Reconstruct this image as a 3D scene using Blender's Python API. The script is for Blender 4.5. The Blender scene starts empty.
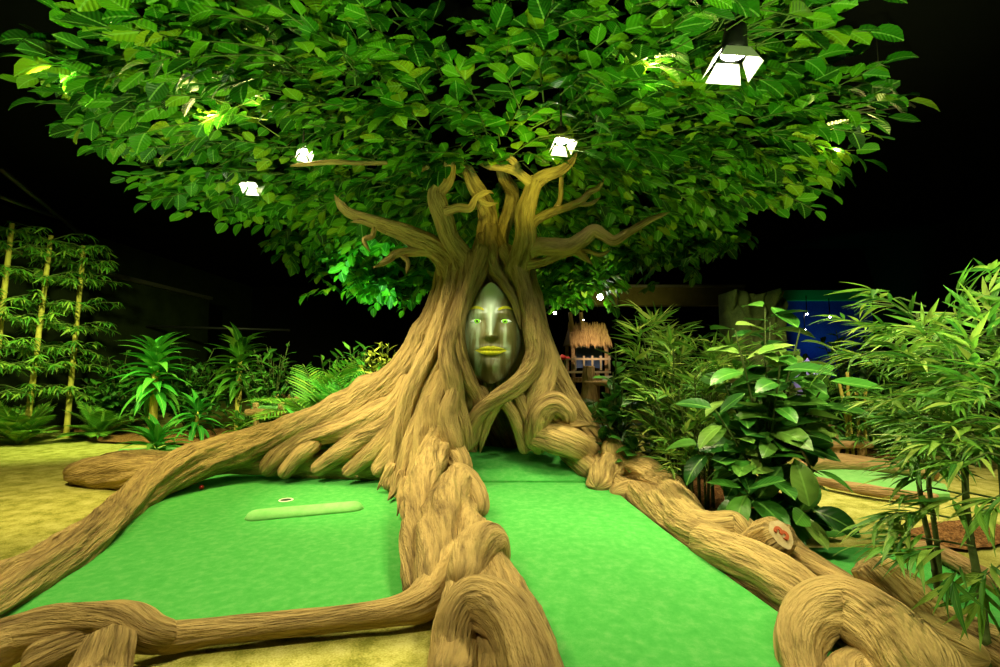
import bpy, math, random
import numpy as np
from mathutils import Vector, Matrix

rnd = random.Random(7)
rng = np.random.default_rng(11)
S = bpy.context.scene
COL = S.collection
PI = math.pi

# ------------------------------------------------------------------ camera
F = 480.0
CAMZ = 1.45
TH = math.atan(35.0 / F)
CT, ST = math.cos(TH), math.sin(TH)
cam_d = bpy.data.cameras.new('camera')
cam_d.sensor_width = 36.0
cam_d.lens = F / 1000.0 * 36.0
cam_d.clip_end = 200
cam = bpy.data.objects.new('camera', cam_d)
COL.objects.link(cam)
cam.location = (0, 0, CAMZ)
cam.rotation_euler = (PI / 2 + TH, 0, 0)
S.camera = cam

def ray(px, py):
    a = (px - 500.0) / F
    b = (333.5 - py) / F
    return np.array([a, CT - b * ST, ST + b * CT])

def P(px, py, d):
    """point seen at that spot of the photograph, standing d metres away"""
    r = ray(px, py)
    return np.array([0, 0, CAMZ]) + r * (d / r[1])

def Q(px, py, z):
    """point seen at that spot of the photograph, at height z"""
    r = ray(px, py)
    return np.array([0, 0, CAMZ]) + r * ((z - CAMZ) / r[2])

# ------------------------------------------------------------------ noise
_perm = rng.permutation(256)
_val = rng.random(256)
def vnoise(x, y, z):
    xi = np.floor(x).astype(int); yi = np.floor(y).astype(int); zi = np.floor(z).astype(int)
    fx, fy, fz = x - xi, y - yi, z - zi
    fx = fx * fx * (3 - 2 * fx); fy = fy * fy * (3 - 2 * fy); fz = fz * fz * (3 - 2 * fz)
    def h(a, b, c):
        return _val[_perm[(_perm[(_perm[a & 255] + b) & 255] + c) & 255]]
    c00 = h(xi, yi, zi) * (1 - fx) + h(xi + 1, yi, zi) * fx
    c10 = h(xi, yi + 1, zi) * (1 - fx) + h(xi + 1, yi + 1, zi) * fx
    c01 = h(xi, yi, zi + 1) * (1 - fx) + h(xi + 1, yi, zi + 1) * fx
    c11 = h(xi, yi + 1, zi + 1) * (1 - fx) + h(xi + 1, yi + 1, zi + 1) * fx
    return (c00 * (1 - fy) + c10 * fy) * (1 - fz) + (c01 * (1 - fy) + c11 * fy) * fz

def ridged(x, y, z):
    return 1 - np.abs(2 * vnoise(x, y, z) - 1)

# ------------------------------------------------------------------ materials
def mat(name):
    m = bpy.data.materials.new(name)
    m.use_nodes = True
    nt = m.node_tree
    return m, nt, nt.nodes['Principled BSDF']

def nd(nt, t, **kw):
    n = nt.nodes.new(t)
    for k, v in kw.items():
        setattr(n, k, v)
    return n

def flat(name, col, rough=.6, metal=0, emit=None, strength=0, spec=.5):
    m, nt, b = mat(name)
    b.inputs['Base Color'].default_value = (*col, 1)
    b.inputs['Roughness'].default_value = rough
    b.inputs['Metallic'].default_value = metal
    b.inputs['Specular IOR Level'].default_value = spec
    if emit:
        b.inputs['Emission Color'].default_value = (*emit, 1)
        b.inputs['Emission Strength'].default_value = strength
    return m

def ramp(nt, fac, stops):
    r = nd(nt, 'ShaderNodeValToRGB')
    e = r.color_ramp.elements
    e[0].position, e[0].color = stops[0][0], (*stops[0][1], 1)
    e[1].position, e[1].color = stops[-1][0], (*stops[-1][1], 1)
    for p, c in stops[1:-1]:
        x = e.new(p); x.color = (*c, 1)
    nt.links.new(fac, r.inputs[0])
    return r.outputs[0]

def bark(name, light, dark, sc=1.0, bump=.6):
    m, nt, b = mat(name)
    at = nd(nt, 'ShaderNodeAttribute', attribute_name='grain')
    n1 = nd(nt, 'ShaderNodeTexNoise'); n1.inputs['Scale'].default_value = 22 * sc
    n1.inputs['Detail'].default_value = 6; n1.inputs['Roughness'].default_value = .65
    n2 = nd(nt, 'ShaderNodeTexNoise'); n2.inputs['Scale'].default_value = 75 * sc
    n2.inputs['Detail'].default_value = 4
    n3 = nd(nt, 'ShaderNodeTexNoise'); n3.inputs['Scale'].default_value = 3
    n3.inputs['Detail'].default_value = 3
    for n in (n1, n2, n3):
        nt.links.new(at.outputs['Vector'], n.inputs['Vector'])
    mx = nd(nt, 'ShaderNodeMath', operation='MULTIPLY_ADD')
    nt.links.new(n1.outputs[0], mx.inputs[0]); mx.inputs[1].default_value = .65
    m2 = nd(nt, 'ShaderNodeMath', operation='MULTIPLY'); m2.inputs[1].default_value = .35
    nt.links.new(n3.outputs[0], m2.inputs[0]); nt.links.new(m2.outputs[0], mx.inputs[2])
    mid = tuple((a + c) / 2 for a, c in zip(light, dark))
    nt.links.new(ramp(nt, mx.outputs[0], [(.33, dark), (.43, mid), (.54, light)]), b.inputs['Base Color'])
    ad = nd(nt, 'ShaderNodeMath', operation='MULTIPLY_ADD')
    nt.links.new(n1.outputs[0], ad.inputs[0]); ad.inputs[1].default_value = 1.6
    nt.links.new(n2.outputs[0], ad.inputs[2])
    bp = nd(nt, 'ShaderNodeBump'); bp.inputs['Strength'].default_value = bump
    bp.inputs['Distance'].default_value = .055
    nt.links.new(ad.outputs[0], bp.inputs['Height'])
    nt.links.new(bp.outputs[0], b.inputs['Normal'])
    b.inputs['Roughness'].default_value = .75
    b.inputs['Specular IOR Level'].default_value = .2
    return m

def leafmat(name, stops, rough=.45, trans=.25, vein=.5, vb=.25):
    """stops: colours over the per-leaf tint attribute"""
    m, nt, b = mat(name)
    at = nd(nt, 'ShaderNodeAttribute', attribute_name='tint')
    col = ramp(nt, at.outputs['Fac'], stops)
    uv = nd(nt, 'ShaderNodeUVMap'); uv.uv_map = 'leaf'
    sp = nd(nt, 'ShaderNodeSeparateXYZ'); nt.links.new(uv.outputs[0], sp.inputs[0])
    ab = nd(nt, 'ShaderNodeMath', operation='ABSOLUTE'); nt.links.new(sp.outputs[1], ab.inputs[0])
    # slanting side veins and a midrib
    ma = nd(nt, 'ShaderNodeMath', operation='MULTIPLY_ADD')
    nt.links.new(ab.outputs[0], ma.inputs[0]); ma.inputs[1].default_value = -.28
    nt.links.new(sp.outputs[0], ma.inputs[2])
    sn = nd(nt, 'ShaderNodeMath', operation='MULTIPLY'); sn.inputs[1].default_value = 44
    nt.links.new(ma.outputs[0], sn.inputs[0])
    si = nd(nt, 'ShaderNodeMath', operation='SINE'); nt.links.new(sn.outputs[0], si.inputs[0])
    rib = nd(nt, 'ShaderNodeMath', operation='LESS_THAN'); rib.inputs[1].default_value = .07
    nt.links.new(ab.outputs[0], rib.inputs[0])
    mixc = nd(nt, 'ShaderNodeMix', data_type='RGBA', blend_type='MIX')
    rm = nd(nt, 'ShaderNodeMath', operation='MULTIPLY'); rm.inputs[1].default_value = vein
    nt.links.new(rib.outputs[0], rm.inputs[0])
    nt.links.new(rm.outputs[0], mixc.inputs[0])
    nt.links.new(col, mixc.inputs[6])
    mixc.inputs[7].default_value = (.3, .6, .12, 1)
    nt.links.new(mixc.outputs[2], b.inputs['Base Color'])
    bp = nd(nt, 'ShaderNodeBump'); bp.inputs['Strength'].default_value = vb
    bp.inputs['Distance'].default_value = .01
    nt.links.new(si.outputs[0], bp.inputs['Height']); nt.links.new(bp.outputs[0], b.inputs['Normal'])
    b.inputs['Roughness'].default_value = rough
    b.inputs['Specular IOR Level'].default_value = .35
    tr = nd(nt, 'ShaderNodeBsdfTranslucent'); nt.links.new(mixc.outputs[2], tr.inputs['Color'])
    ms = nd(nt, 'ShaderNodeMixShader'); ms.inputs[0].default_value = trans
    out = nt.nodes['Material Output']
    nt.links.new(b.outputs[0], ms.inputs[1]); nt.links.new(tr.outputs[0], ms.inputs[2])
    nt.links.new(ms.outputs[0], out.inputs['Surface'])
    return m

def carpet(name, stops, scale=9, fine=220, bump=.35, rough=.95, detail=6):
    m, nt, b = mat(name)
    tc = nd(nt, 'ShaderNodeTexCoord')
    n1 = nd(nt, 'ShaderNodeTexNoise'); n1.inputs['Scale'].default_value = scale
    n1.inputs['Detail'].default_value = detail; n1.inputs['Roughness'].default_value = .65
    n2 = nd(nt, 'ShaderNodeTexNoise'); n2.inputs['Scale'].default_value = fine
    n2.inputs['Detail'].default_value = 2
    for n in (n1, n2):
        nt.links.new(tc.outputs['Object'], n.inputs['Vector'])
    a = nd(nt, 'ShaderNodeMath', operation='MULTIPLY_ADD'); a.inputs[1].default_value = .7
    c = nd(nt, 'ShaderNodeMath', operation='MULTIPLY'); c.inputs[1].default_value = .3
    nt.links.new(n2.outputs[0], c.inputs[0]); nt.links.new(n1.outputs[0], a.inputs[0]); nt.links.new(c.outputs[0], a.inputs[2])
    nt.links.new(ramp(nt, a.outputs[0], stops), b.inputs['Base Color'])
    bp = nd(nt, 'ShaderNodeBump'); bp.inputs['Strength'].default_value = bump; bp.inputs['Distance'].default_value = .01
    nt.links.new(n2.outputs[0], bp.inputs['Height']); nt.links.new(bp.outputs[0], b.inputs['Normal'])
    b.inputs['Roughness'].default_value = rough
    b.inputs['Specular IOR Level'].default_value = .1
    return m

M = {}
M['bark'] = bark('sculpted_bark', (.60, .42, .16), (.09, .05, .015), 1.0, 1.0)  # wood grain, its darks deepened to put crease shade into the colour
M['bark_dark'] = bark('shaded_heartwood', (.16, .105, .035), (.06, .035, .01))
M['border'] = bark('log_border', (.42, .27, .12), (.17, .09, .03))
M['bamboo'] = bark('bamboo_cane', (.50, .42, .08), (.30, .24, .04), .5, .15)
M['cane_dark'] = bark('dark_cane', (.06, .09, .02), (.02, .03, .008), .5, .2)
M['twig'] = flat('twig_green', (.10, .16, .03), .7)
M['turf'] = carpet('green_turf', [(.25, (.035, .32, .045)), (.5, (.075, .39, .075)), (.75, (.16, .45, .13))], 14, 330, .5)
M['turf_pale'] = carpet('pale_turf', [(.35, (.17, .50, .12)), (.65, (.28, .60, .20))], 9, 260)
M['sand'] = carpet('moss_sand', [(.38, (.20, .21, .03)), (.5, (.40, .38, .09)), (.62, (.56, .53, .18))], 5, 90, .6, detail=9)
M['mulch'] = carpet('bark_mulch', [(.35, (.03, .015, .006)), (.5, (.20, .09, .03)), (.65, (.42, .22, .09))], 30, 70, 1.0)
M['canopy_leaf'] = leafmat('canopy_leaf', [(0, (.004, .04, .002)), (.45, (.028, .19, .004)), (.8, (.10, .33, .008)), (1, (.24, .36, .012))], .42, .12)
M['big_leaf'] = leafmat('glossy_leaf', [(0, (.01, .06, .008)), (.6, (.045, .18, .018)), (1, (.17, .27, .05))], .35, .1, .3, .07)
M['bamboo_leaf'] = leafmat('bamboo_leaf', [(0, (.03, .14, .015)), (.6, (.13, .30, .03)), (1, (.42, .50, .10))], .5, .3, .2)
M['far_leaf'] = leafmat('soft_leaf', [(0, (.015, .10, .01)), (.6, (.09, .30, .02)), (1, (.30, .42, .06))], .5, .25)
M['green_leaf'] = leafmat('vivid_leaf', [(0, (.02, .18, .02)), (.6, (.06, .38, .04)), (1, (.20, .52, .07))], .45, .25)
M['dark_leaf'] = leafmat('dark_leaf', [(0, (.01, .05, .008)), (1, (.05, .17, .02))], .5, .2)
M['yellow_leaf'] = leafmat('yellow_leaf', [(0, (.25, .30, .03)), (1, (.55, .52, .08))], .5, .25, .2)
M['black'] = flat('black_paint', (.006, .006, .006), .9, spec=.1)
M['metal'] = flat('black_metal', (.03, .03, .03), .45, .6)
M['flap'] = flat('barn_door_white', (.8, .78, .7), .5)
M['steel'] = flat('steel', (.35, .33, .25), .4, .8)

# ------------------------------------------------------------------ object helpers
def tag(o, label=None, cat=None, group=None, kind=None):
    if label: o['label'] = label
    if cat: o['category'] = cat
    if group: o['group'] = group
    if kind: o['kind'] = kind
    return o

def thing(name, loc, label, cat, group=None):
    o = bpy.data.objects.new(name, None)
    o.empty_display_size = .1
    o.location = Vector([float(v) for v in loc])
    COL.objects.link(o)
    return tag(o, label, cat, group)

def origin_of(o):
    v = Vector((0, 0, 0))
    while o is not None:
        v = v + o.location
        o = o.parent
    return v

def mesh_obj(name, V, Fc, m, parent=None, loc=None, smooth=True, tint=None, uv=None, grain=None, mats=None, midx=None):
    """V world coordinates. Fc: (n,4) array or list of lists."""
    V = np.asarray(V, dtype=float)
    base = origin_of(parent) if parent is not None else Vector((0, 0, 0))
    if loc is None:
        loc = base if parent is not None else Vector((float(V[:, 0].mean()), float(V[:, 1].mean()), float(V[:, 2].min())))
    loc = Vector([float(a) for a in loc])
    me = bpy.data.meshes.new(name)
    L = V - np.array(loc)
    if isinstance(Fc, np.ndarray):
        k = Fc.shape[1]; nf = Fc.shape[0]
        me.vertices.add(len(L)); me.vertices.foreach_set('co', L.astype(np.float32).ravel())
        me.loops.add(nf * k); me.loops.foreach_set('vertex_index', Fc.astype(np.int32).ravel())
        me.polygons.add(nf)
        me.polygons.foreach_set('loop_start', (np.arange(nf) * k).astype(np.int32))
        me.polygons.foreach_set('loop_total', np.full(nf, k, dtype=np.int32))
        me.update(calc_edges=True)
    else:
        me.from_pydata([tuple(float(c) for c in v) for v in L], [], [tuple(int(i) for i in f) for f in Fc])
    me.validate()
    for mm in (mats or [m]):
        me.materials.append(mm)
    if midx is not None:
        me.polygons.foreach_set('material_index', np.asarray(midx, dtype=np.int32))
    me.polygons.foreach_set('use_smooth', np.full(len(me.polygons), smooth))
    if tint is not None:
        a = me.attributes.new('tint', 'FLOAT', 'POINT'); a.data.foreach_set('value', np.asarray(tint, dtype=np.float32))
    if grain is not None:
        a = me.attributes.new('grain', 'FLOAT_VECTOR', 'POINT'); a.data.foreach_set('vector', np.asarray(grain, dtype=np.float32).ravel())
    if uv is not None:
        ul = me.uv_layers.new(name='leaf')
        li = np.empty(len(me.loops), dtype=np.int32); me.loops.foreach_get('vertex_index', li)
        ul.data.foreach_set('uv', np.asarray(uv, dtype=np.float32)[li].ravel())
    me.update()
    o = bpy.data.objects.new(name, me)
    COL.objects.link(o)
    if parent is not None:
        o.parent = parent
        o.location = loc - base
    else:
        o.location = loc
    return o

class MB:
    """collects simple solids into one mesh"""
    def __init__(s): s.v = []; s.f = []
    def add(s, V, Fc):
        n = sum(len(a) for a in s.v)
        s.v.append(np.asarray(V, float)); s.f += [[i + n for i in f] for f in Fc]
        return s
    def box(s, c, size, rz=0, bev=.0, rot=None):
        x, y, z = [a / 2 for a in size]
        V = np.array([[-x,-y,-z],[x,-y,-z],[x,y,-z],[-x,y,-z],[-x,-y,z],[x,-y,z],[x,y,z],[-x,y,z]])
        R = np.array(Matrix.Rotation(rz, 3, 'Z')) if rot is None else np.array(rot)
        return s.add(V @ R.T + np.array(c), [[0,3,2,1],[4,5,6,7],[0,1,5,4],[1,2,6,5],[2,3,7,6],[3,0,4,7]])
    def tube(s, pts, r, n=8, cap=True):
        pts = np.asarray(pts, float)
        rs = np.full(len(pts), r, float) if np.isscalar(r) else np.asarray(r, float)
        T, N, B = frames(pts)
        th = np.linspace(0, 2 * PI, n, endpoint=False)
        V = (pts[:, None] + rs[:, None, None] * (np.cos(th)[None, :, None] * N[:, None] + np.sin(th)[None, :, None] * B[:, None])).reshape(-1, 3)
        Fc = [[i * n + j, i * n + (j + 1) % n, (i + 1) * n + (j + 1) % n, (i + 1) * n + j] for i in range(len(pts) - 1) for j in range(n)]
        if cap:
            Fc += [list(range(n))[::-1], [(len(pts) - 1) * n + j for j in range(n)]]
        return s.add(V, Fc)
    def build(s, name, m, parent=None, smooth=False, loc=None, grainy=False):
        V = np.concatenate(s.v)
        g = V * np.array([1, 1, 1]) if grainy else None
        return mesh_obj(name, V, s.f, m, parent, loc, smooth, grain=g)

def frames(p):
    T = np.gradient(p, axis=0)
    T /= np.linalg.norm(T, axis=1)[:, None] + 1e-12
    up = np.array([0, 0, 1.0]) if abs(T[0][2]) < .9 else np.array([1.0, 0, 0])
    N = np.zeros_like(T)
    n = np.cross(T[0], up); n /= np.linalg.norm(n)
    for i in range(len(T)):
        n = n - T[i] * np.dot(n, T[i]); n /= np.linalg.norm(n) + 1e-12
        N[i] = n
    return T, N, np.cross(T, N)

def spline(ctrl, step):
    """Catmull-Rom through rows (any width), resampled evenly by the first three columns"""
    c = np.asarray(ctrl, float)
    c = np.vstack([2 * c[0] - c[1], c, 2 * c[-1] - c[-2]])
    out = []
    for i in range(1, len(c) - 2):
        t = np.linspace(0, 1, 14, endpoint=False)[:, None]
        a, b, d, e = c[i - 1], c[i], c[i + 1], c[i + 2]
        out.append(.5 * (2 * b + (d - a) * t + (2 * a - 5 * b + 4 * d - e) * t ** 2 + (3 * b - a - 3 * d + e) * t ** 3))
    out = np.vstack(out + [c[-2][None]])
    s = np.concatenate([[0], np.cumsum(np.linalg.norm(np.diff(out[:, :3], axis=0), axis=1))])
    n = max(4, int(s[-1] / step))
    q = np.linspace(0, s[-1], n)
    return np.stack([np.interp(q, s, out[:, k]) for k in range(out.shape[1])], 1), q

def strand(name, spec, m, parent, twist=None, rough=1.0, end='round', start='round', step=None, nseg=None, world=False, rs=1.0):
    """a sculpted root or limb. spec rows: (px, py, radius in px, distance) or (px, py, radius in px, None, height)"""
    rows = []
    for r in spec:
        if world:
            rows.append([*r[:3], r[3]])
        else:
            p = P(r[0], r[1], r[3]) if r[3] is not None else Q(r[0], r[1], r[4])
            rows.append([*p, r[2] / F * p[1] * rs])
    rmean = np.mean([r[3] for r in rows])
    if step is None: step = min(.03, max(.012, rmean * .14))
    C, s = spline(rows, step)
    p, r = C[:, :3], np.maximum(C[:, 3], .004)
    n = nseg or int(min(96, max(12, rmean * 2 * PI / .011)))
    T, N, B = frames(p)
    if twist is None: twist = rnd.choice([-1, 1]) * rnd.uniform(.6, 1.6)
    off = np.array([rnd.uniform(0, 60) for _ in range(3)])
    th = np.linspace(0, 2 * PI, n, endpoint=False)
    ph = th[None, :] + twist * s[:, None]
    R0 = r[:, None]
    cx, cy = np.cos(ph) * rmean, np.sin(ph) * rmean
    vv = np.broadcast_to(s[:, None], ph.shape)
    d1 = ridged(cx / .11 + off[0], cy / .11 + off[1], vv / 1.1 + off[2]) - .6
    d2 = ridged(cx / .026 + off[1], cy / .026 + off[2], vv / .3 + off[0]) - .55
    d3 = vnoise(cx / .2 + off[2], cy / .2 + off[0], vv / .22 + off[1]) - .5
    amp = np.minimum(R0, .2)
    rad = R0 * (1 + .30 * d3 * rough) + amp * (.50 * d1 + .14 * d2) * rough
    # rounded or blunt ends
    L = s[-1]
    for which, kind in ((0, start), (1, end)):
        q = s if which == 0 else L - s
        rr = r[0] if which == 0 else r[-1]
        if kind == 'round':
            k = np.clip(q / (rr * 1.1), 0, 1)
            rad = rad * np.sqrt(np.maximum(1 - (1 - k) ** 2, 1e-4))[:, None]
        elif kind == 'taper':
            k = np.clip(q / (rr * 5), 0, 1); rad = rad * np.maximum(k, .05)[:, None] ** .7
    V = p[:, None] + rad[..., None] * (np.cos(th)[None, :, None] * N[:, None] + np.sin(th)[None, :, None] * B[:, None])
    k = len(p)
    i, j = np.meshgrid(np.arange(k - 1), np.arange(n), indexing='ij')
    j2 = (j + 1) % n
    Fq = np.stack([i * n + j, i * n + j2, (i + 1) * n + j2, (i + 1) * n + j], -1).reshape(-1, 4)
    G = np.stack([cx * 1.0 + off[0], cy * 1.0 + off[1], vv / 7 + off[2] * .1], -1).reshape(-1, 3)
    V = V.reshape(-1, 3)
    # caps as fans of quads (degenerate-free: centre vertex pairs)
    faces = [tuple(f) for f in Fq]
    ring_s = list(range(n)); ring_e = [(k - 1) * n + q for q in range(n)]
    V = np.vstack([V, p[0], p[-1]]); G = np.vstack([G, G[0], G[-1]])
    faces += [(len(V) - 2, ring_s[(q + 1) % n], ring_s[q]) for q in range(n)]
    faces += [(len(V) - 1, ring_e[q], ring_e[(q + 1) % n]) for q in range(n)]
    return mesh_obj(name, V, faces, m, parent, grain=G)

# ------------------------------------------------------------------ leaves
def leaf_profile(kind, t):
    if kind == 'round':   w = np.sin(PI * np.clip(t, 0, 1) ** .9) ** .52
    elif kind == 'oval':  w = np.sin(PI * np.clip(t, 0, 1) ** .95) ** .65
    elif kind == 'lance': w = np.sin(PI * np.clip(t, 0, 1) ** .6) ** 1.0
    else:                 w = np.sin(PI * np.clip(t, 0, 1) ** .5) ** .6
    return np.maximum(w, .02)

def unit(a):
    return a / (np.linalg.norm(a, axis=-1, keepdims=True) + 1e-9)

def leaves(pos, X, N, L, W, kind='oval', curl=.3, fold=.25, seg=5, wavy=0.0):
    """vectorised leaf blades; returns V, F, uv, tint"""
    pos = np.asarray(pos, float); X = unit(np.asarray(X, float)); N = np.asarray(N, float)
    Y = unit(np.cross(N, X)); N = np.cross(X, Y)
    n = len(pos)
    L = np.broadcast_to(np.asarray(L, float), (n,)); W = np.broadcast_to(np.asarray(W, float), (n,))
    t = np.linspace(0, 1, seg + 1)
    w = leaf_profile(kind, t); w[0] = .05; w[-1] = .03
    cu = np.broadcast_to(np.asarray(curl, float), (n,))[:, None]
    ang = cu * t[None] * 1.6
    dt = 1.0 / seg
    ax = np.concatenate([np.zeros((n, 1)), np.cumsum(np.cos((ang[:, 1:] + ang[:, :-1]) / 2) * dt, 1)], 1)
    az = -np.concatenate([np.zeros((n, 1)), np.cumsum(np.sin((ang[:, 1:] + ang[:, :-1]) / 2) * dt, 1)], 1)
    mid = pos[:, None] + L[:, None, None] * (ax[..., None] * X[:, None] + az[..., None] * N[:, None])
    hw = W[:, None] * w[None] * .5
    out = []
    for sgn in (-1, 0, 1):
        lift = abs(sgn) * fold * hw
        if wavy and sgn:
            lift = lift + wavy * L[:, None] * (rng.random((n, seg + 1)) - .5)
        out.append(mid + sgn * hw[..., None] * Y[:, None] + lift[..., None] * N[:, None])
    V = np.stack(out, 2)            # n, seg+1, 3, 3
    m = (seg + 1) * 3
    base = []
    for i in range(seg):
        for j in range(2):
            a = i * 3 + j
            base.append([a, a + 1, a + 4, a + 3])
    base = np.array(base)
    Fq = (base[None] + (np.arange(n) * m)[:, None, None]).reshape(-1, 4)
    uv = np.zeros((n, seg + 1, 3, 2)); uv[..., 0] = t[None, :, None]; uv[..., 1] = np.array([-1, 0, 1])[None, None, :]
    # the leaf's own outline: keep the across coordinate relative to full width
    uv[..., 1] *= w[None, :, None]
    tint = np.repeat(rng.random(n), m)
    return V.reshape(-1, 3), Fq, uv.reshape(-1, 2), tint

class Leafer:
    def __init__(s): s.parts = []
    def add(s, *a, tint=None, **k):
        V, Fq, uv, ti = leaves(*a, **k)
        if tint is not None: ti = np.clip(tint[0] + (tint[1] - tint[0]) * ti, 0, 1)
        s.parts.append((V, Fq, uv, ti)); return s
    def build(s, name, m, parent=None):
        o = 0; VV = []; FF = []; UU = []; TT = []
        for V, Fq, uv, ti in s.parts:
            VV.append(V); FF.append(Fq + o); UU.append(uv); TT.append(ti); o += len(V)
        return mesh_obj(name, np.concatenate(VV), np.concatenate(FF), m, parent, tint=np.concatenate(TT), uv=np.concatenate(UU))

def rv(n, s=1.0):
    return (rng.random((n, 3)) - .5) * 2 * s

# ================================================================== THE ROOM
def slab(name, c, size, m, label=None):
    b = MB().box(c, size)
    return tag(b.build(name, m), kind='structure')

M['wall'] = carpet('dark_wall_paint', [(.35, (.012, .018, .006)), (.65, (.03, .04, .012))], 1.2, 40, .2)
M['ceil'] = flat('black_ceiling', (.004, .004, .004), .95, spec=.05)

def grid_floor():
    xs = np.linspace(-12.5, 12.5, 90); ys = np.linspace(-2.5, 24, 100)
    X, Y = np.meshgrid(xs, ys, indexing='ij')
    Z = .03 * (vnoise(X * .5 + 3, Y * .5, X * 0) - 1.0) + .012 * (vnoise(X * 2, Y * 2, X * 0) - 1.0)
    V = np.stack([X, Y, Z], -1).reshape(-1, 3)
    n = len(ys)
    i, j = np.meshgrid(np.arange(len(xs) - 1), np.arange(n - 1), indexing='ij')
    Fq = np.stack([i * n + j, (i + 1) * n + j, (i + 1) * n + j + 1, i * n + j + 1], -1).reshape(-1, 4)
    tag(mesh_obj('floor', V, Fq, M['sand']), kind='structure')
grid_floor()
slab('ceiling', (0, 10.7, 5.65), (25.4, 27, .2), M['ceil'])
slab('wall_left', (-12.6, 10.7, 2.8), (.2, 27, 5.7), M['wall'])
slab('wall_right', (12.6, 10.7, 2.8), (.2, 27, 5.7), M['black'])
slab('wall_back', (0, 24.1, 2.8), (25.4, .2, 5.7), M['black'])
slab('wall_front', (0, -2.6, 2.8), (25.4, .2, 5.7), M['black'])
# the low side wall behind the bamboo canes with its ledge beam
slab('wall_side', (-11.2, 13.5, 2.0), (.2, 9.4, 4.1), M['wall'])
slab('trim_1', (-11.08, 13.5, 4.12), (.14, 9.5, .12), M['steel'])

# dark bulkhead behind the tree, right
M['bulk'] = carpet('olive_board', [(.35, (.06, .05, .015)), (.65, (.12, .10, .03))], 2, 60, .1)
slab('wall_bulkhead', (3.6, 12.6, 3.35), (5.6, .3, .5), M['bulk'])
slab('trim_2', (3.6, 12.42, 3.60), (5.6, .08, .06), M['steel'])

# ================================================================== GREENS
def poly_slab(name, pix, z, m, label, cat, thick=.05, group=None):
    """carpeted slab with the outline given in the photograph's frame on height z"""
    pts = [Q(x, y, z) for x, y in pix]
    n = len(pts)
    V = [p for p in pts] + [p - np.array([0, 0, thick]) for p in pts]
    V = np.array(V)
    area = sum(pts[i][0] * pts[(i + 1) % n][1] - pts[(i + 1) % n][0] * pts[i][1] for i in range(n))
    top = list(range(n)); 
    if area < 0: top = top[::-1]
    Fc = [top, [n + i for i in top[::-1]]]
    for k in range(n):
        a, b = top[k], top[(k + 1) % n]
        Fc.append([a, n + a, n + b, b])
    o = mesh_obj(name, V, Fc, m, smooth=False)
    return tag(o, label, cat, group)

poly_slab('putting_green',
    [(-120, 690), (-60, 622), (0, 588), (60, 548), (110, 516), (160, 487), (210, 474), (280, 468), (340, 468), (385, 474),
     (402, 496), (418, 525), (432, 560), (432, 600), (390, 612), (300, 624), (200, 634), (120, 640), (40, 640), (-60, 668)],
    .035, M['turf'], 'flat root-framed green left of the trunk, holding the cup and pale bump', 'putting green', .06)

def ramp_green():
    rows = [  # py, left px, right px, height
        (447, 462, 566, .37), (451, 460, 570, .355), (466, 455, 588, .27), (480.5, 449, 605, .178), (482.5, 448, 606, .155),
        (500, 440, 626, .15), (530, 442, 664, .13), (565, 455, 712, .10), (605, 478, 768, .08),
        (650, 500, 832, .06), (710, 530, 905, .05), (800, 560, 1000, .045)]
    R = []
    for py, xl, xr, z in rows: R.append((py, xl, xr, z))
    fine = []
    for a, b in zip(R[:-1], R[1:]):
        for t in np.linspace(0, 1, 8, endpoint=False):
            fine.append([a[k] + (b[k] - a[k]) * t for k in range(4)])
    fine.append(list(R[-1]))
    nx = 40
    V = []
    for py, xl, xr, z in fine:
        for u in np.linspace(0, 1, nx):
            x = xl + (xr - xl) * u
            zz = z
            p = Q(x, py, zz)
            if py < 452:   # lapped, wavy top hem of the carpet
                p[2] += .018 * math.sin(u * 9) * (452 - py) / 5
            V.append(p)
    V = np.array(V)
    # pale wear lines
    ny = len(fine)
    i, j = np.meshgrid(np.arange(ny - 1), np.arange(nx - 1), indexing='ij')
    top = np.stack([i * nx + j, (i + 1) * nx + j, (i + 1) * nx + j + 1, i * nx + j + 1], -1).reshape(-1, 4)
    n = len(V)
    V2 = V.copy(); V2[:, 2] = -.02
    Fc = [list(f) for f in top] + [[n + a for a in f[::-1]] for f in top]
    for i in range(ny - 1):
        a, b = i * nx, (i + 1) * nx
        Fc.append([a, n + a, n + b, b]); a += nx - 1; b += nx - 1
        Fc.append([b, n + b, n + a, a])
    for j in range(nx - 1):
        a, b = j, j + 1
        Fc.append([b, n + b, n + a, a]); a += (ny - 1) * nx; b += (ny - 1) * nx
        Fc.append([a, n + a, n + b, b])
    o = mesh_obj('putting_green', np.vstack([V, V2]), Fc, M['turf'], smooth=False)
    tag(o, 'sloping green ramp rising from the foreground to the hollow trunk', 'putting green')
ramp_green()

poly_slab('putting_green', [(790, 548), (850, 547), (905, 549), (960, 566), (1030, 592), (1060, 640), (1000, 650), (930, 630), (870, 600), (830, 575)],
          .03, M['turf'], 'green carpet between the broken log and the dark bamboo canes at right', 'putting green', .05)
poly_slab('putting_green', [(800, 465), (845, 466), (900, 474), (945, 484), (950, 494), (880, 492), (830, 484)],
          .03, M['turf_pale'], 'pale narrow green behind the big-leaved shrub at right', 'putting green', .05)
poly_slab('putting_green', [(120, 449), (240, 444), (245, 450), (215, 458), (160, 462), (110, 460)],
          .03, M['turf_pale'], 'pale strip of green just behind the long left root', 'putting green', .05)

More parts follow.
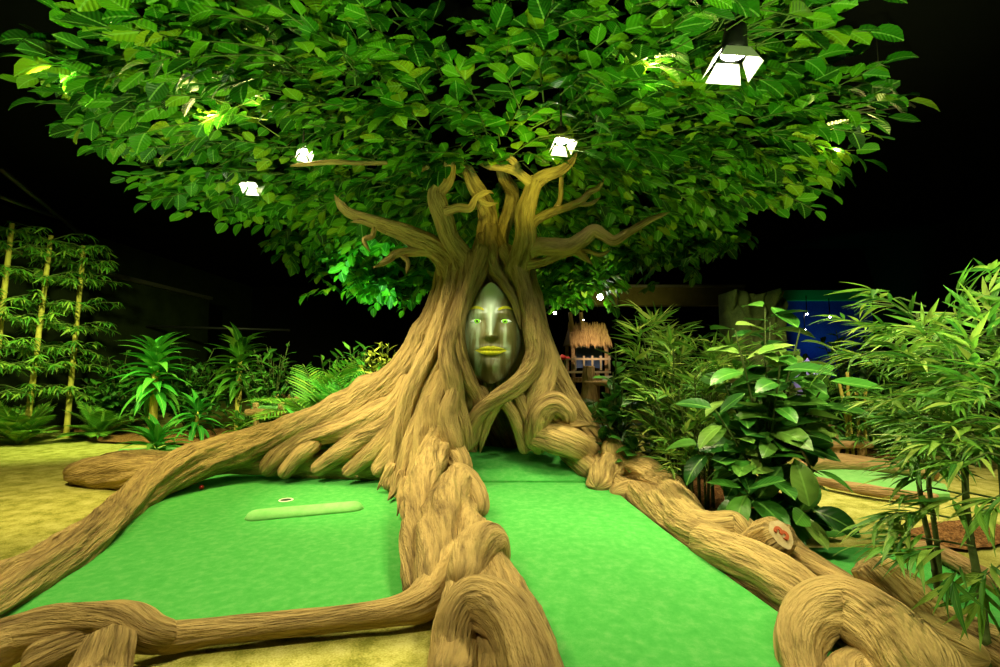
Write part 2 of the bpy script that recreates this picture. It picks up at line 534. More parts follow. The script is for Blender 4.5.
# raised little tee at the far left and the far right
def far_tee(px0, px1, py, d, label):
    a, b = P(px0, py, d), P(px1, py, d)
    c = (a + b) / 2; w = b[0] - a[0]
    t = thing('raised_tee', (c[0], c[1], 0), label, 'tee')
    zt = c[2]
    MB().box((c[0], c[1] + .3, zt), (w, .7, .05)).build('carpet_top', M['turf_pale'], t)
    for x in (c[0] - w / 2 + .06, c[0] + w / 2 - .06):
        MB().tube([(x, c[1] - .03, 0), (x + .03, c[1] - .03, zt * .6), (x, c[1] - .03, zt + .1)], .055, 8).build('post', M['border'], t, True, grainy=True)
    strand('log_edge', [(c[0] - w / 2 - .1, c[1] + .62, zt + .06, .07), (c[0], c[1] + .66, zt + .12, .09), (c[0] + w / 2 + .1, c[1] + .6, zt + .07, .07)], M['border'], t, world=True, nseg=16)
    strand('front_log', [(c[0] - w / 2 - .1, c[1] - .1, zt - .07, .05), (c[0], c[1] - .1, zt - .06, .06), (c[0] + w / 2 + .1, c[1] - .1, zt - .07, .05)], M['border'], t, world=True, nseg=14)
far_tee(253, 285, 408, 8.8, 'small raised tee behind the plants left of the trunk')
far_tee(829, 862, 440, 7.8, 'small raised tee with dark underside beside the far golden canes at right')

# borders of the distant greens
def border(spec, label, start='round', end='round'):
    rows = []
    for r in spec:
        p = Q(r[0], r[1], r[3]); rows.append([*p, r[2] / F * p[1]])
    o = strand('log_border', rows, M['border'], None, world=True)
    tag(o, label, 'log border')
    return o
border([(795, 468, 6, .1), (825, 462, 7, .12), (860, 464, 7, .1), (900, 469, 7, .1), (940, 474, 7, .1)], 'brown log border along the back of the pale narrow green at right')
border([(815, 480, 4, .07), (850, 487, 5, .07), (890, 493, 5, .07), (940, 498, 5, .07)], 'brown log border along the front of the pale narrow green at right')
border([(905, 546, 6, .08), (935, 552, 7, .08), (975, 572, 8, .08), (1020, 592, 9, .08)], 'log border at the back of the green behind the dark bamboo canes')
border([(165, 456, 4, .07), (200, 452, 5, .07), (235, 447, 4, .07)], 'thin pale log lying behind the long left root')

# mulch beds
def mulch(pix, label):
    pts = [Q(x, y, .012) for x, y in pix]
    c = sum(pts) / len(pts)
    V = []; Fc = []
    n = len(pts)
    rings = 14
    for k in range(rings + 1):
        t = k / rings
        for p in pts:
            q = c + (p - c) * t
            V.append([q[0], q[1], .012 + (.05 * (1 - t ** 3)) * (.6 + .8 * rnd.random())])
    for k in range(rings):
        for i in range(n):
            Fc.append([k * n + i, (k + 1) * n + i, (k + 1) * n + (i + 1) % n, k * n + (i + 1) % n])
    o = mesh_obj('mulch_bed', V, Fc, M['mulch'])
    tag(o, label, 'mulch', kind='stuff')
def blob(cx, cy, rx, ry, n=26):
    return [(cx + rx * math.cos(2 * PI * i / n) * rnd.uniform(.85, 1.1), cy + ry * math.sin(2 * PI * i / n) * rnd.uniform(.85, 1.1)) for i in range(n)]
mulch(blob(700, 505, 95, 26), 'brown bark mulch under the big-leaved shrub at right')
mulch(blob(185, 436, 110, 8), 'brown bark mulch under the dracaenas at left')
mulch(blob(880, 452, 60, 7), 'brown bark mulch under the far golden canes at right')
mulch(blob(960, 535, 60, 14), 'brown bark mulch around the dark bamboo canes at right')
mulch(blob(112, 431, 60, 2.5), 'thin brown mulch along the foot of the left wall')

# ball, cup, bump
def uvsphere(c, r, nu=20, nv=12, sx=1, sy=1, sz=1):
    V = [[0, 0, 1.0]]
    for i in range(1, nv):
        a = PI * i / nv
        for j in range(nu):
            b = 2 * PI * j / nu
            V.append([math.sin(a) * math.cos(b), math.sin(a) * math.sin(b), math.cos(a)])
    V.append([0, 0, -1.0])
    Fc = [[0, 1 + j, 1 + (j + 1) % nu] for j in range(nu)]
    for i in range(nv - 2):
        for j in range(nu):
            a = 1 + i * nu
            Fc.append([a + j, a + nu + j, a + nu + (j + 1) % nu, a + (j + 1) % nu])
    e = len(V) - 1; a = 1 + (nv - 2) * nu
    Fc += [[a + j, e, a + (j + 1) % nu] for j in range(nu)]
    return np.array(V) * np.array([sx, sy, sz]) * r + np.array(c), Fc

bp = Q(203, 489, .035)
M['ball'] = carpet('red_ball', [(.4, (.75, .04, .03)), (.6, (.85, .07, .05))], 60, 300, .3, .3)
V, Fc = uvsphere(bp + np.array([0, -.03, .027]), .027)
tag(mesh_obj('golf_ball', V, Fc, M['ball']), 'small red golf ball by the back edge of the left green', 'golf ball')

cp = Q(286, 500, .036)
t = thing('golf_hole', cp, 'round golf hole set in the left green behind the pale bump', 'golf hole')
th = np.linspace(0, 2 * PI, 28, endpoint=False)
ringv = []; 
for r_, z_ in ((.075, .001), (.066, .006), (.060, .004), (.058, .001)):
    for a in th: ringv.append([cp[0] + r_ * math.cos(a), cp[1] + r_ * math.sin(a), cp[2] + z_])
Fc = [[k * 28 + i, k * 28 + (i + 1) % 28, (k + 1) * 28 + (i + 1) % 28, (k + 1) * 28 + i] for k in range(3) for i in range(28)]
mesh_obj('rim', ringv, Fc, flat('cup_rim', (.75, .8, .6), .5), t)
disc = [[cp[0] + .058 * math.cos(a), cp[1] + .058 * math.sin(a), cp[2] + .002] for a in th]
mesh_obj('cup', disc, [list(range(28))], flat('cup_shade', (.01, .03, .01), .8), t, smooth=False)  # flat disc, the shade inside the hole put into its colour

a, b = Q(244, 519, .035), Q(364, 508, .035)
rows = [[*(a + (b - a) * k / 8), .07] for k in range(9)]
C, s_ = spline(rows, .03)
T_, N_, B_ = frames(C[:, :3])
V = []; n = 14
for i in range(len(C)):
    q = min(s_[i], s_[-1] - s_[i])
    e = math.sqrt(max(1 - (1 - min(q / .12, 1)) ** 2, .002))
    for j in range(n):
        an = PI * j / (n - 1)
        V.append(C[i, :3] + np.array([0, 0, 1]) * .075 * e * math.sin(an) + np.cross(T_[i], [0, 0, 1]) * .11 * e * math.cos(an))
Fc = [[i * n + j, i * n + j + 1, (i + 1) * n + j + 1, (i + 1) * n + j] for i in range(len(C) - 1) for j in range(n - 1)]
Fc += [[(i + 1) * n, (i + 1) * n + n - 1, i * n + n - 1, i * n] for i in range(len(C) - 1)]
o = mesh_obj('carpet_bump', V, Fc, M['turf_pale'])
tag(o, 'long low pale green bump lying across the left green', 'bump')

# ================================================================== THE TREE
tree = thing('giant_tree', (-.15, 6.9, 0), 'huge sculpted tree with a green human face in its trunk and twisting roots', 'tree')
AX = np.array([-.16, 6.95])

def core():
    prof = [(-.05, 1.22), (.3, 1.16), (.7, 1.08), (1.1, .98), (1.5, .86), (2.0, .72), (2.5, .58), (2.9, .46), (3.2, .3), (3.5, .2), (3.8, .1)]
    zs = np.linspace(-.05, 3.8, 170)
    rr = np.interp(zs, [p[0] for p in prof], [p[1] for p in prof])
    n = 200
    th = np.linspace(0, 2 * PI, n, endpoint=False)
    Z, TT = np.meshgrid(zs, th, indexing='ij')
    R = rr[:, None] * .82 * np.ones_like(TT)
    tw = TT + .35 * Z + .15 * np.sin(Z * 2.3)
    rid = ridged(np.cos(tw) * 4 + 9, np.sin(tw) * 4 + 4, Z * .35)
    fin = ridged(np.cos(tw) * 14 + 9, np.sin(tw) * 14 + 4, Z * .9)
    R = R * (1 + .16 * (rid - .6) + .05 * (fin - .5))
    X = AX[0] + R * np.cos(TT); Y = AX[1] + R * .56 * np.sin(TT)
    # the hollow: push the wall back around the doorway
    dc = P(500, 440, 6.1)
    hz = np.clip((1.0 - Z) / .25, 0, 1)
    hw = .30 * np.clip((1.02 - Z) / .6, 0, 1) ** .6 + .001
    m = (np.abs(X - dc[0]) < hw) & (Y < AX[1]) & (Z < 1.02)
    Y = np.where(m, AX[1] + .45, Y)
    V = np.stack([X, Y, Z], -1).reshape(-1, 3)
    G = np.stack([np.cos(tw) * .7 + 5, np.sin(tw) * .7 + 5, Z / 7], -1).reshape(-1, 3)
    i, j = np.meshgrid(np.arange(len(zs) - 1), np.arange(n), indexing='ij')
    j2 = (j + 1) % n
    Fq = np.stack([i * n + j, i * n + j2, (i + 1) * n + j2, (i + 1) * n + j], -1).reshape(-1, 4)
    mesh_obj('trunk', V, Fq, M['bark'], tree, grain=G)
core()

Z_ = None
trunk_strands = [
 # outer left, running out as the long left root
 ([(452,256,11,6.5),(440,298,12,6.35),(426,335,13,6.3),(410,362,14,6.3),(390,383,16,6.3),(362,400,17,6.35),(330,416,17,6.35),(295,432,17,6.35),
   (250,449,17,6.3),(208,459,17,6.0),(168,475,16,5.55),(135,497,15,None,.13),(100,530,16,None,.11),(55,561,18,None,.1),(0,594,23,None,.09),(-70,634,30,None,.09)], .5),
 ([(456,262,11,6.35),(449,300,12,6.25),(437,335,12,6.15),(424,365,12,6.05),(410,395,11,5.98),(402,425,10,5.9),(397,455,10,5.85),(391,478,9,5.75),(386,490,7,5.65)], .3),
 ([(462,258,12,6.3),(457,300,12,6.15),(447,335,12,6.05),(440,365,11,5.95),(428,395,12,5.85),(418,425,12,5.75),(410,455,12,5.6),(404,482,10,5.5),(400,500,8,5.3)], -.4),
 ([(472,252,12,6.3),(465,290,10,6.12),(456,320,11,6.0),(449,350,12,5.95),(453,378,12,5.85),(458,405,11,5.82),(462,430,11,5.8),(465,452,9,5.85)], .5),
 ([(452,345,9,5.92),(445,380,11,5.8),(438,408,13,5.7),(440,435,15,5.6),(428,458,14,5.45),(416,485,12,5.15),(411,515,11,4.8),(410,548,9,None,.12)], -.6),
 ([(457,372,6,6.0),(454,392,9,5.8),(448,415,12,5.68),(451,437,13,5.6),(456,455,10,5.6)], .5),
 ([(433,395,11,5.82),(423,430,13,5.66),(419,462,12,5.45),(411,492,10,5.15),(406,515,8,None,.1)], .7),
 # rims of the face hollow
 ([(482,246,11,6.28),(472,276,8,6.1),(464,303,7,6.0),(460,330,7,5.95),(462,355,8,5.92),(469,380,9,5.9),(479,400,8,5.95),(478,422,8,6.0),(472,446,8,6.0)], .4),
 ([(503,246,12,6.28),(518,272,10,6.13),(527,303,10,6.02),(533,335,11,5.95),(534,360,12,5.88),(521,381,11,5.8),(501,396,10,5.78),(483,409,9,5.78),(470,428,9,5.8),(466,450,9,5.82)], -.7),
 ([(490,226,7,6.75),(492,250,9,6.3),(494,268,8,6.15),(505,284,6,6.05),(516,305,5,6.0),(521,330,5,5.98)], .6),
 ([(482,234,6,6.7),(484,260,8,6.25),(480,276,7,6.1),(473,292,5,6.03),(468,312,4,6.0)], .6),
 # right side
 ([(522,252,11,6.45),(534,298,10,6.3),(543,335,11,6.2),(555,370,12,6.2),(570,400,12,6.15),(590,428,10,6.1),(604,446,8,6.0)], .4),
 ([(536,330,10,6.1),(547,362,12,6.0),(541,390,14,5.9),(535,410,12,5.85),(544,432,9,5.85),(552,448,7,5.85)], -.9),
 ([(499,398,8,5.82),(491,414,6,5.85),(484,433,5,5.92),(480,453,5,5.95)], .5),
 ([(503,399,8,5.82),(513,415,7,5.82),(521,435,7,5.9),(526,454,7,5.95)], .7),
 ([(484,406,7,5.85),(475,428,5,5.9),(472,452,5,5.95)], .5),
 ([(516,392,8,5.9),(528,415,9,5.88),(536,438,9,5.9),(541,454,8,5.92)], -.6),
 ([(541,350,5,6.1),(542,376,7,5.93),(546,400,7,5.8),(560,422,7,5.8)], .5),
 ([(478,386,9,6.05),(486,402,8,6.02),(497,398,9,6.05),(510,388,9,6.05)], .5),
 # fan of roots under the long left one
 ([(412,374,12,6.2),(396,402,14,6.12),(368,418,15,6.12),(338,430,14,6.15),(308,438,12,6.2),(288,449,13,6.2),(274,462,12,6.15),(262,475,8,6.1)], .9),
 ([(404,398,12,6.05),(386,424,13,6.02),(360,440,13,6.05),(336,455,11,6.08),(312,473,8,6.05)], -.9),
 ([(402,418,12,5.97),(382,444,12,5.95),(361,461,10,5.98),(343,475,7,5.95)], .8),
 ([(402,440,11,5.9),(388,459,11,5.88),(374,476,8,5.85)], -.8),
 ([(320,440,9,6.15),(300,456,10,6.1),(280,478,8,6.0)], .8),
 ([(412,452,26,6.25),(360,462,20,6.35),(300,464,14,6.35),(240,464,11,6.3),(200,470,8,6.0)], .3),
 # dripping little roots at the foot of the left ridge
 ([(402,470,7,5.45),(393,492,6,5.3),(388,500,6,None,.07)], .5), ([(406,480,7,5.3),(400,505,6,None,.14),(397,516,6,None,.06)], .5),
 ([(410,495,7,5.1),(406,520,6,None,.12),(404,530,6,None,.05)], .5), ([(412,510,7,4.9),(410,535,6,None,.12),(408,546,6,None,.05)], .5),
 ([(396,462,7,5.7),(382,482,6,5.6),(377,490,5,None,.06)], .5),
 # blunt stub pointing left, and the low one behind it
 ([(178,476,13,None,.14),(150,474,15,None,.14),(120,473,15,None,.14),(92,473,14,None,.12),(68,474,12,None,.10)], 1.0),
 ([(190,462,7,None,.1),(145,458,7,None,.09),(110,459,6,None,.06),(85,461,4,None,.04)], .6),
 # left rope in the middle
 ([(436,480,14,5.5),(446,525,17,None,.08),(460,570,22,None,.05),(474,620,26,None,.03),(490,680,32,None,.02),(500,760,38,None,.0)], .5),
 ([(413,592,9,None,.11),(413,545,12,None,.16),(417,508,13,None,.24),(424,478,15,None,.36),(434,460,16,None,.44),(449,455,15,None,.46),(461,467,11,None,.37),(462,478,8,None,.28)], .9),
 ([(428,605,12,None,.1),(434,565,16,None,.18),(439,528,18,None,.24),(446,500,19,None,.32),(457,487,18,None,.35),(470,494,15,None,.3),(477,508,10,None,.22),(476,518,7,None,.15)], 1.1),
 ([(460,498,14,None,.2),(469,522,16,None,.19),(474,548,18,None,.17),(469,575,19,None,.16),(461,602,19,None,.16),(456,640,20,None,.13),(448,700,24,None,.1)], -.8),
 ([(456,592,17,None,.22),(465,563,19,None,.26),(478,545,19,None,.30),(491,543,16,None,.27),(498,555,11,None,.19),(497,567,8,None,.12)], 1.2),
 ([(483,552,16,None,.15),(499,578,18,None,.15),(514,606,20,None,.14),(526,638,22,None,.12),(538,690,26,None,.1)], -.7),
 ([(446,760,22,None,.02),(450,700,19,None,.06),(454,650,18,None,.14),(461,620,19,None,.23),(476,604,21,None,.29),(498,610,22,None,.30),(517,634,23,None,.27),(530,676,26,None,.22),(538,740,32,None,.14)], .5),
 ([(496,745,18,None,.05),(494,690,17,None,.1),(496,660,14,None,.12),(500,645,10,None,.1)], .5),
 # front border of the left green
 ([(449,548,13,None,.17),(441,578,17,None,.13),(424,600,16,None,.1),(396,611,12,None,.08),(335,620,11,None,.07),(265,627,11,None,.07),(200,633,11,None,.07),(150,638,13,None,.08)], .5),
 ([(178,636,9,None,.07),(152,634,13,None,.12),(128,623,15,None,.17),(98,620,15,None,.19),(58,624,17,None,.18),(15,637,19,None,.15),(-45,664,26,None,.12)], -1.2),
 ([(172,643,9,None,.04),(140,636,12,None,.1),(112,634,12,None,.12),(75,645,13,None,.1),(20,668,18,None,.06)], .9),
 # right rope
 ([(562,450,9,6.1),(584,466,12,5.7),(602,481,14,None,.13),(660,513,18,None,.08),(730,558,24,None,.07),(800,608,30,None,.05),(870,662,38,None,.03),(930,730,44,None,.02)], .4),
 ([(538,449,12,5.95),(536,430,13,5.82),(543,411,14,5.75),(556,404,13,5.7),(567,413,10,5.68),(568,424,7,5.7)], 1.0),
 ([(556,425,8,5.78),(574,423,8,5.72),(594,425,6,5.72)], .8),
 ([(528,438,9,5.86),(548,438,15,5.76),(573,444,17,5.66),(592,457,17,None,.31),(603,474,14,None,.24),(606,486,10,None,.16)], -1.0),
 ([(613,478,12,None,.2),(613,458,11,5.75),(613,438,10,5.75)], .4),
 ([(596,488,10,None,.18),(602,474,12,None,.26),(618,465,14,None,.31),(640,470,14,None,.29),(660,485,14,None,.23),(684,508,14,None,.18),(700,528,10,None,.12)], 1.1),
 ([(612,494,9,None,.15),(634,491,12,None,.16),(655,504,14,None,.16),(680,521,16,None,.16),(708,531,18,None,.18),(734,529,16,None,.2),(754,541,11,None,.17)], -1.0),
 ([(670,484,11,None,.25),(672,500,15,None,.24),(684,520,17,None,.2),(712,541,17,None,.16),(740,550,12,None,.12)], 1.2),
 ([(700,541,14,None,.13),(732,556,20,None,.16),(766,574,22,None,.16),(800,598,22,None,.13),(830,625,18,None,.1)], .5),
 ([(830,730,18,None,.0),(806,678,18,None,.05),(798,640,19,None,.14),(813,616,22,None,.21),(845,611,25,None,.24),(880,628,27,None,.23),(912,658,29,None,.19),(950,710,34,None,.12)], -.5),
 ([(845,700,26,None,.05),(852,672,17,None,.07),(885,670,20,None,.08),(920,700,28,None,.08)], .8),
 ([(784,540,9,None,.12),(806,562,12,None,.12),(838,581,12,None,.1),(868,598,13,None,.1),(905,616,15,None,.12),(945,638,17,None,.1),(990,662,18,None,.08)], .7),
 ([(890,618,13,None,.12),(930,618,13,None,.13),(965,633,15,None,.12),(1010,655,18,None,.1),(1060,680,20,None,.08)], -.9),
 ([(842,590,12,None,.05),(880,612,16,None,.05),(930,640,20,None,.05),(970,668,24,None,.04)], .6),
 ([(632,478,9,None,.2),(660,482,9,None,.18),(690,500,9,None,.12)], .6),
]
for n_, (spec, tw) in enumerate(trunk_strands):
    upright = spec[0][3] is not None and spec[0][1] < 462 and n_ > 0
    if upright and n_ <= 7: spec = [(q[0], q[1], q[2], q[3] + (-.10 if n_ % 2 else .06)) if q[3] is not None else q for q in spec]
    strand('root', spec, M['bark'], tree, twist=tw, rs=.8 if upright else 1.0, rough=.7 if upright else 1.0, end='taper' if spec[-1][2] <= 6 else 'round')

# sawn and broken stumps on the right rope
cut = strand('sawn_stump', [(726,566,13,3.72),(748,554,15,3.6),(768,542,15,3.46),(781,534,14,3.34)], M['bark'], tree, twist=.5, end='blunt', rough=1.3)
def stump_face():
    a, b = P(768, 542, 3.46), P(781, 534, 3.34)
    n = unit(b - a); c = b + n * .004
    up = unit(np.cross(np.cross(n, [0, 0, 1]), n)) * 1.0
    sd = np.cross(up, n) * -1
    sd = unit(np.cross(n, up)) * -1.0 if np.dot(np.cross(n, up), [1, 0, 0]) < 0 else unit(np.cross(n, up))
    r = 14 / F * 3.34 * 1.02
    V = [c + n * .006]; K = 30
    for t in (.3, .6, .85, 1.0):
        for k in range(K):
            an = 2 * PI * k / K
            w = r * t * (1 + .05 * math.sin(3 * an) + .03 * math.sin(7 * an))
            V.append(c + (up * math.sin(an) * .95 + sd * math.cos(an) * .8) * w + n * (.006 * (1 - t)))
    Fc = [[0, 1 + k, 1 + (k + 1) % K] for k in range(K)]
    for q in range(3):
        for k in range(K):
            Fc.append([1 + q * K + k, 1 + (q + 1) * K + k, 1 + (q + 1) * K + (k + 1) % K, 1 + q * K + (k + 1) % K])
    f = mesh_obj('cut_face', V, Fc, carpet('pale_cut_wood', [(.35, (.42, .31, .15)), (.65, (.56, .46, .27))], 20, 200, .2), cut)
    # carved red numeral 3
    cu = bpy.data.curves.new('numeral', 'FONT'); cu.body = '3'; cu.size = .135; cu.extrude = .004
    cu.align_x = 'CENTER'; cu.align_y = 'CENTER'; cu.offset = .004
    o = bpy.data.objects.new('numeral', cu); COL.objects.link(o)
    dg = bpy.context.evaluated_depsgraph_get()
    me = bpy.data.meshes.new_from_object(o.evaluated_get(dg))
    bpy.data.objects.remove(o)
    me.materials.clear(); me.materials.append(flat('carved_red', (.42, .08, .02), .7))
    o = bpy.data.objects.new('numeral', me); COL.objects.link(o)
    Rm = Matrix((Vector(sd), Vector(up), Vector(n))).transposed().to_4x4()
    if Rm.determinant() < 0:
        Rm = Matrix((-Vector(sd), Vector(up), Vector(n))).transposed().to_4x4()
    Rm = Rm @ Matrix.Rotation(.75, 4, 'Z')
    o.matrix_world = Matrix.Translation(Vector(c + n * .012)) @ Rm
    o.parent = cut
    o.matrix_parent_inverse = Matrix.Translation(-origin_of(cut))
    o['label'] = 'red carved figure three'
stump_face()
strand('broken_stump', [(948,645,13,None,.06),(925,622,19,None,.12),(900,596,19,None,.24),(880,575,17,None,.34),(866,561,13,None,.40)], M['bark'], tree, twist=.3, end='blunt', rough=1.6)
strand('sawn_stub', [(70,735,26,None,.0),(92,690,26,None,.04),(104,656,22,None,.12),(108,642,19,None,.15)], M['bark'], tree, twist=.3, end='blunt', rough=1.0)

# limbs
limbs = [
 [(452,285,15,6.4),(446,262,14,6.3),(432,247,12,6.2),(410,236,10.5,6.1),(385,226,9,6.0),(362,218,7,5.95),(348,212,6,5.9),(340,204,5,5.88),(334,194,3,5.85)],
 [(446,262,8,6.25),(430,252,6,6.15),(410,252,5,6.1),(396,254,4.5,6.05),(388,260,4,6.0),(373,268,2.5,5.95)],
 [(388,232,4,6.0),(376,226,3.5,5.95),(362,222,3,5.9),(350,222,2.2,5.85)],
 [(375,226,3,5.95),(372,236,3,5.93),(364,240,2.5,5.9),(370,252,2,5.88)],
 [(402,256,3,6.05),(408,262,2.5,6.03),(406,274,1.5,6.0)],
 [(470,285,15,6.3),(462,258,14,6.2),(450,238,12,6.05),(444,220,12,5.95),(438,205,11,5.9),(436,192,10,5.88),(446,178,9,5.85),(450,160,7,5.8)],
 [(440,195,7,5.88),(433,184,5,5.86),(430,176,3.5,5.84)],
 [(444,212,5,5.85),(458,208,4.5,5.75),(470,208,4.5,5.7),(476,198,4,5.68),(488,192,3.5,5.7),(494,194,3,5.75)],
 [(476,196,4,5.72),(486,204,3.5,5.75),(498,203,3,5.8)],
 [(484,268,12,6.9),(487,240,12,6.85),(488,215,11,6.75),(482,198,9.5,6.6),(473,182,8,6.45),(466,165,6,6.3)],
 [(496,268,11,7.1),(500,235,10,7.05),(508,212,9,6.9),(512,192,8,6.7),(504,178,6,6.35),(498,160,5,6.3)],
 [(512,285,15,6.3),(519,262,13,6.15),(525,238,12,6.0),(524,216,11,5.92),(529,198,10,5.88),(534,184,9,5.85),(538,176,8,5.82)],
 [(534,186,7,5.84),(524,178,6,5.8),(516,172,5.5,5.78),(504,168,4.5,5.75),(488,166,4,5.7),(478,164,3,5.68)],
 [(516,173,5,5.78),(514,163,4.5,5.76),(506,157,4,5.74),(496,154,3,5.72)],
 [(534,184,8,5.84),(546,176,7,5.78),(560,171,6,5.7),(571,163,4.5,5.62),(578,150,3.5,5.55)],
 [(527,232,7,5.95),(536,220,5.5,5.9),(552,212,5,5.85),(570,206,4.5,5.8),(582,200,4,5.75),(590,192,3.5,5.72),(598,188,3,5.7),(605,177,2,5.68)],
 [(554,211,4,5.85),(560,200,3.5,5.82),(561,186,3,5.8),(561,170,2.5,5.78)],
 [(576,204,3,5.78),(590,204,2.5,5.75),(601,197,1.8,5.72)],
 [(510,285,14,6.35),(520,262,12,6.2),(534,248,11,6.05),(552,246,10,5.95),(570,246,9,5.88),(584,238,8.5,5.82),(594,231,7.5,5.78),(604,236,6.5,5.74),(614,241,6,5.7),(626,234,5,5.66),(640,226,4.5,5.62),(652,219,3.5,5.6),(670,212,2,5.55)],
 [(516,266,8,6.15),(530,264,7,6.1),(544,262,6,6.05),(558,256,5.5,6.0),(576,252,5,5.95),(586,259,4.5,5.9),(593,265,3.5,5.88)],
 [(570,252,3.5,5.95),(586,251,2.5,5.9),(600,255,2.5,5.88),(611,250,1.5,5.85)],
 [(388,163,2.2,5.4),(360,163,2.6,5.35),(330,162,3,5.3),(290,166,2,5.3)],
 [(430,166,3,5.6),(420,170,2.8,5.6),(410,173,2,5.6)],
]
for L_ in limbs:
    L_ = [(q[0], q[1], q[2] * .84, q[3]) for q in L_]
    strand('branch', L_, M['bark'], tree, twist=.4, end='taper' if L_[-1][2] < 3.5 else 'round', start='round', rough=.8)

# ---- face
FC = P(491, 334, 6.0)
def face_h(x, z):
    """height of the carved face over its back plane, metres"""
    g = lambda cx, cz, sx, sz, a: a * np.exp(-((x - cx) / sx) ** 2 - ((z - cz) / sz) ** 2)
    h = .20 * np.sqrt(np.maximum(1 - (x / .40) ** 2 * .9 - (np.minimum(z, .3) / .72) ** 2 * .8, .02))
    h = h + g(-.17, .26, .10, .05, .035) + g(.17, .26, .10, .05, .035)      # brows
    h = h + g(-.175, .165, .085, .055, -.040) + g(.175, .165, .085, .055, -.040)  # sockets
    h = h + g(-.175, .20, .09, .018, .012) + g(.175, .20, .09, .018, .012)  # upper lids
    h = h + g(-.175, .125, .08, .015, .008) + g(.175, .125, .08, .015, .008)
    t = np.clip((.28 - z) / .33, 0, 1)                                      # nose ridge
    h = h + np.where((z < .28), np.exp(-(x / (.036 + .034 * t)) ** 2) * (.02 + .085 * t) * np.clip((z + .085) / .05, 0, 1), np.exp(-(x / .032) ** 2) * .02 * np.exp(-((z - .28) / .06) ** 2))
    h = h + g(-.055, -.03, .028, .03, .035) + g(.055, -.03, .028, .03, .035)
    h = h + g(0, -.12, .018, .045, -.010)                                    # philtrum
    h = h + g(0, -.175, .14, .024, .034) + g(0, -.235, .125, .030, .040) + g(0, -.205, .17, .008, -.024)
    h = h + g(-.19, -.2, .03, .03, -.012) + g(.19, -.2, .03, .03, -.012)
    h = h + g(0, -.30, .09, .025, -.014) + g(0, -.40, .10, .07, .045)         # chin
    h = h + g(-.22, .0, .09, .09, .022) + g(.22, .0, .09, .09, .022)         # cheekbones
    return h
def face_w(z):
    t = np.clip((z + .62) / 1.27, 0, 1)
    return .385 * np.clip(np.sin(PI * t ** .92) ** .52, .02, 1) * np.where(t > .72, 1 - (t - .72) ** 1.5 * 1.2, 1)
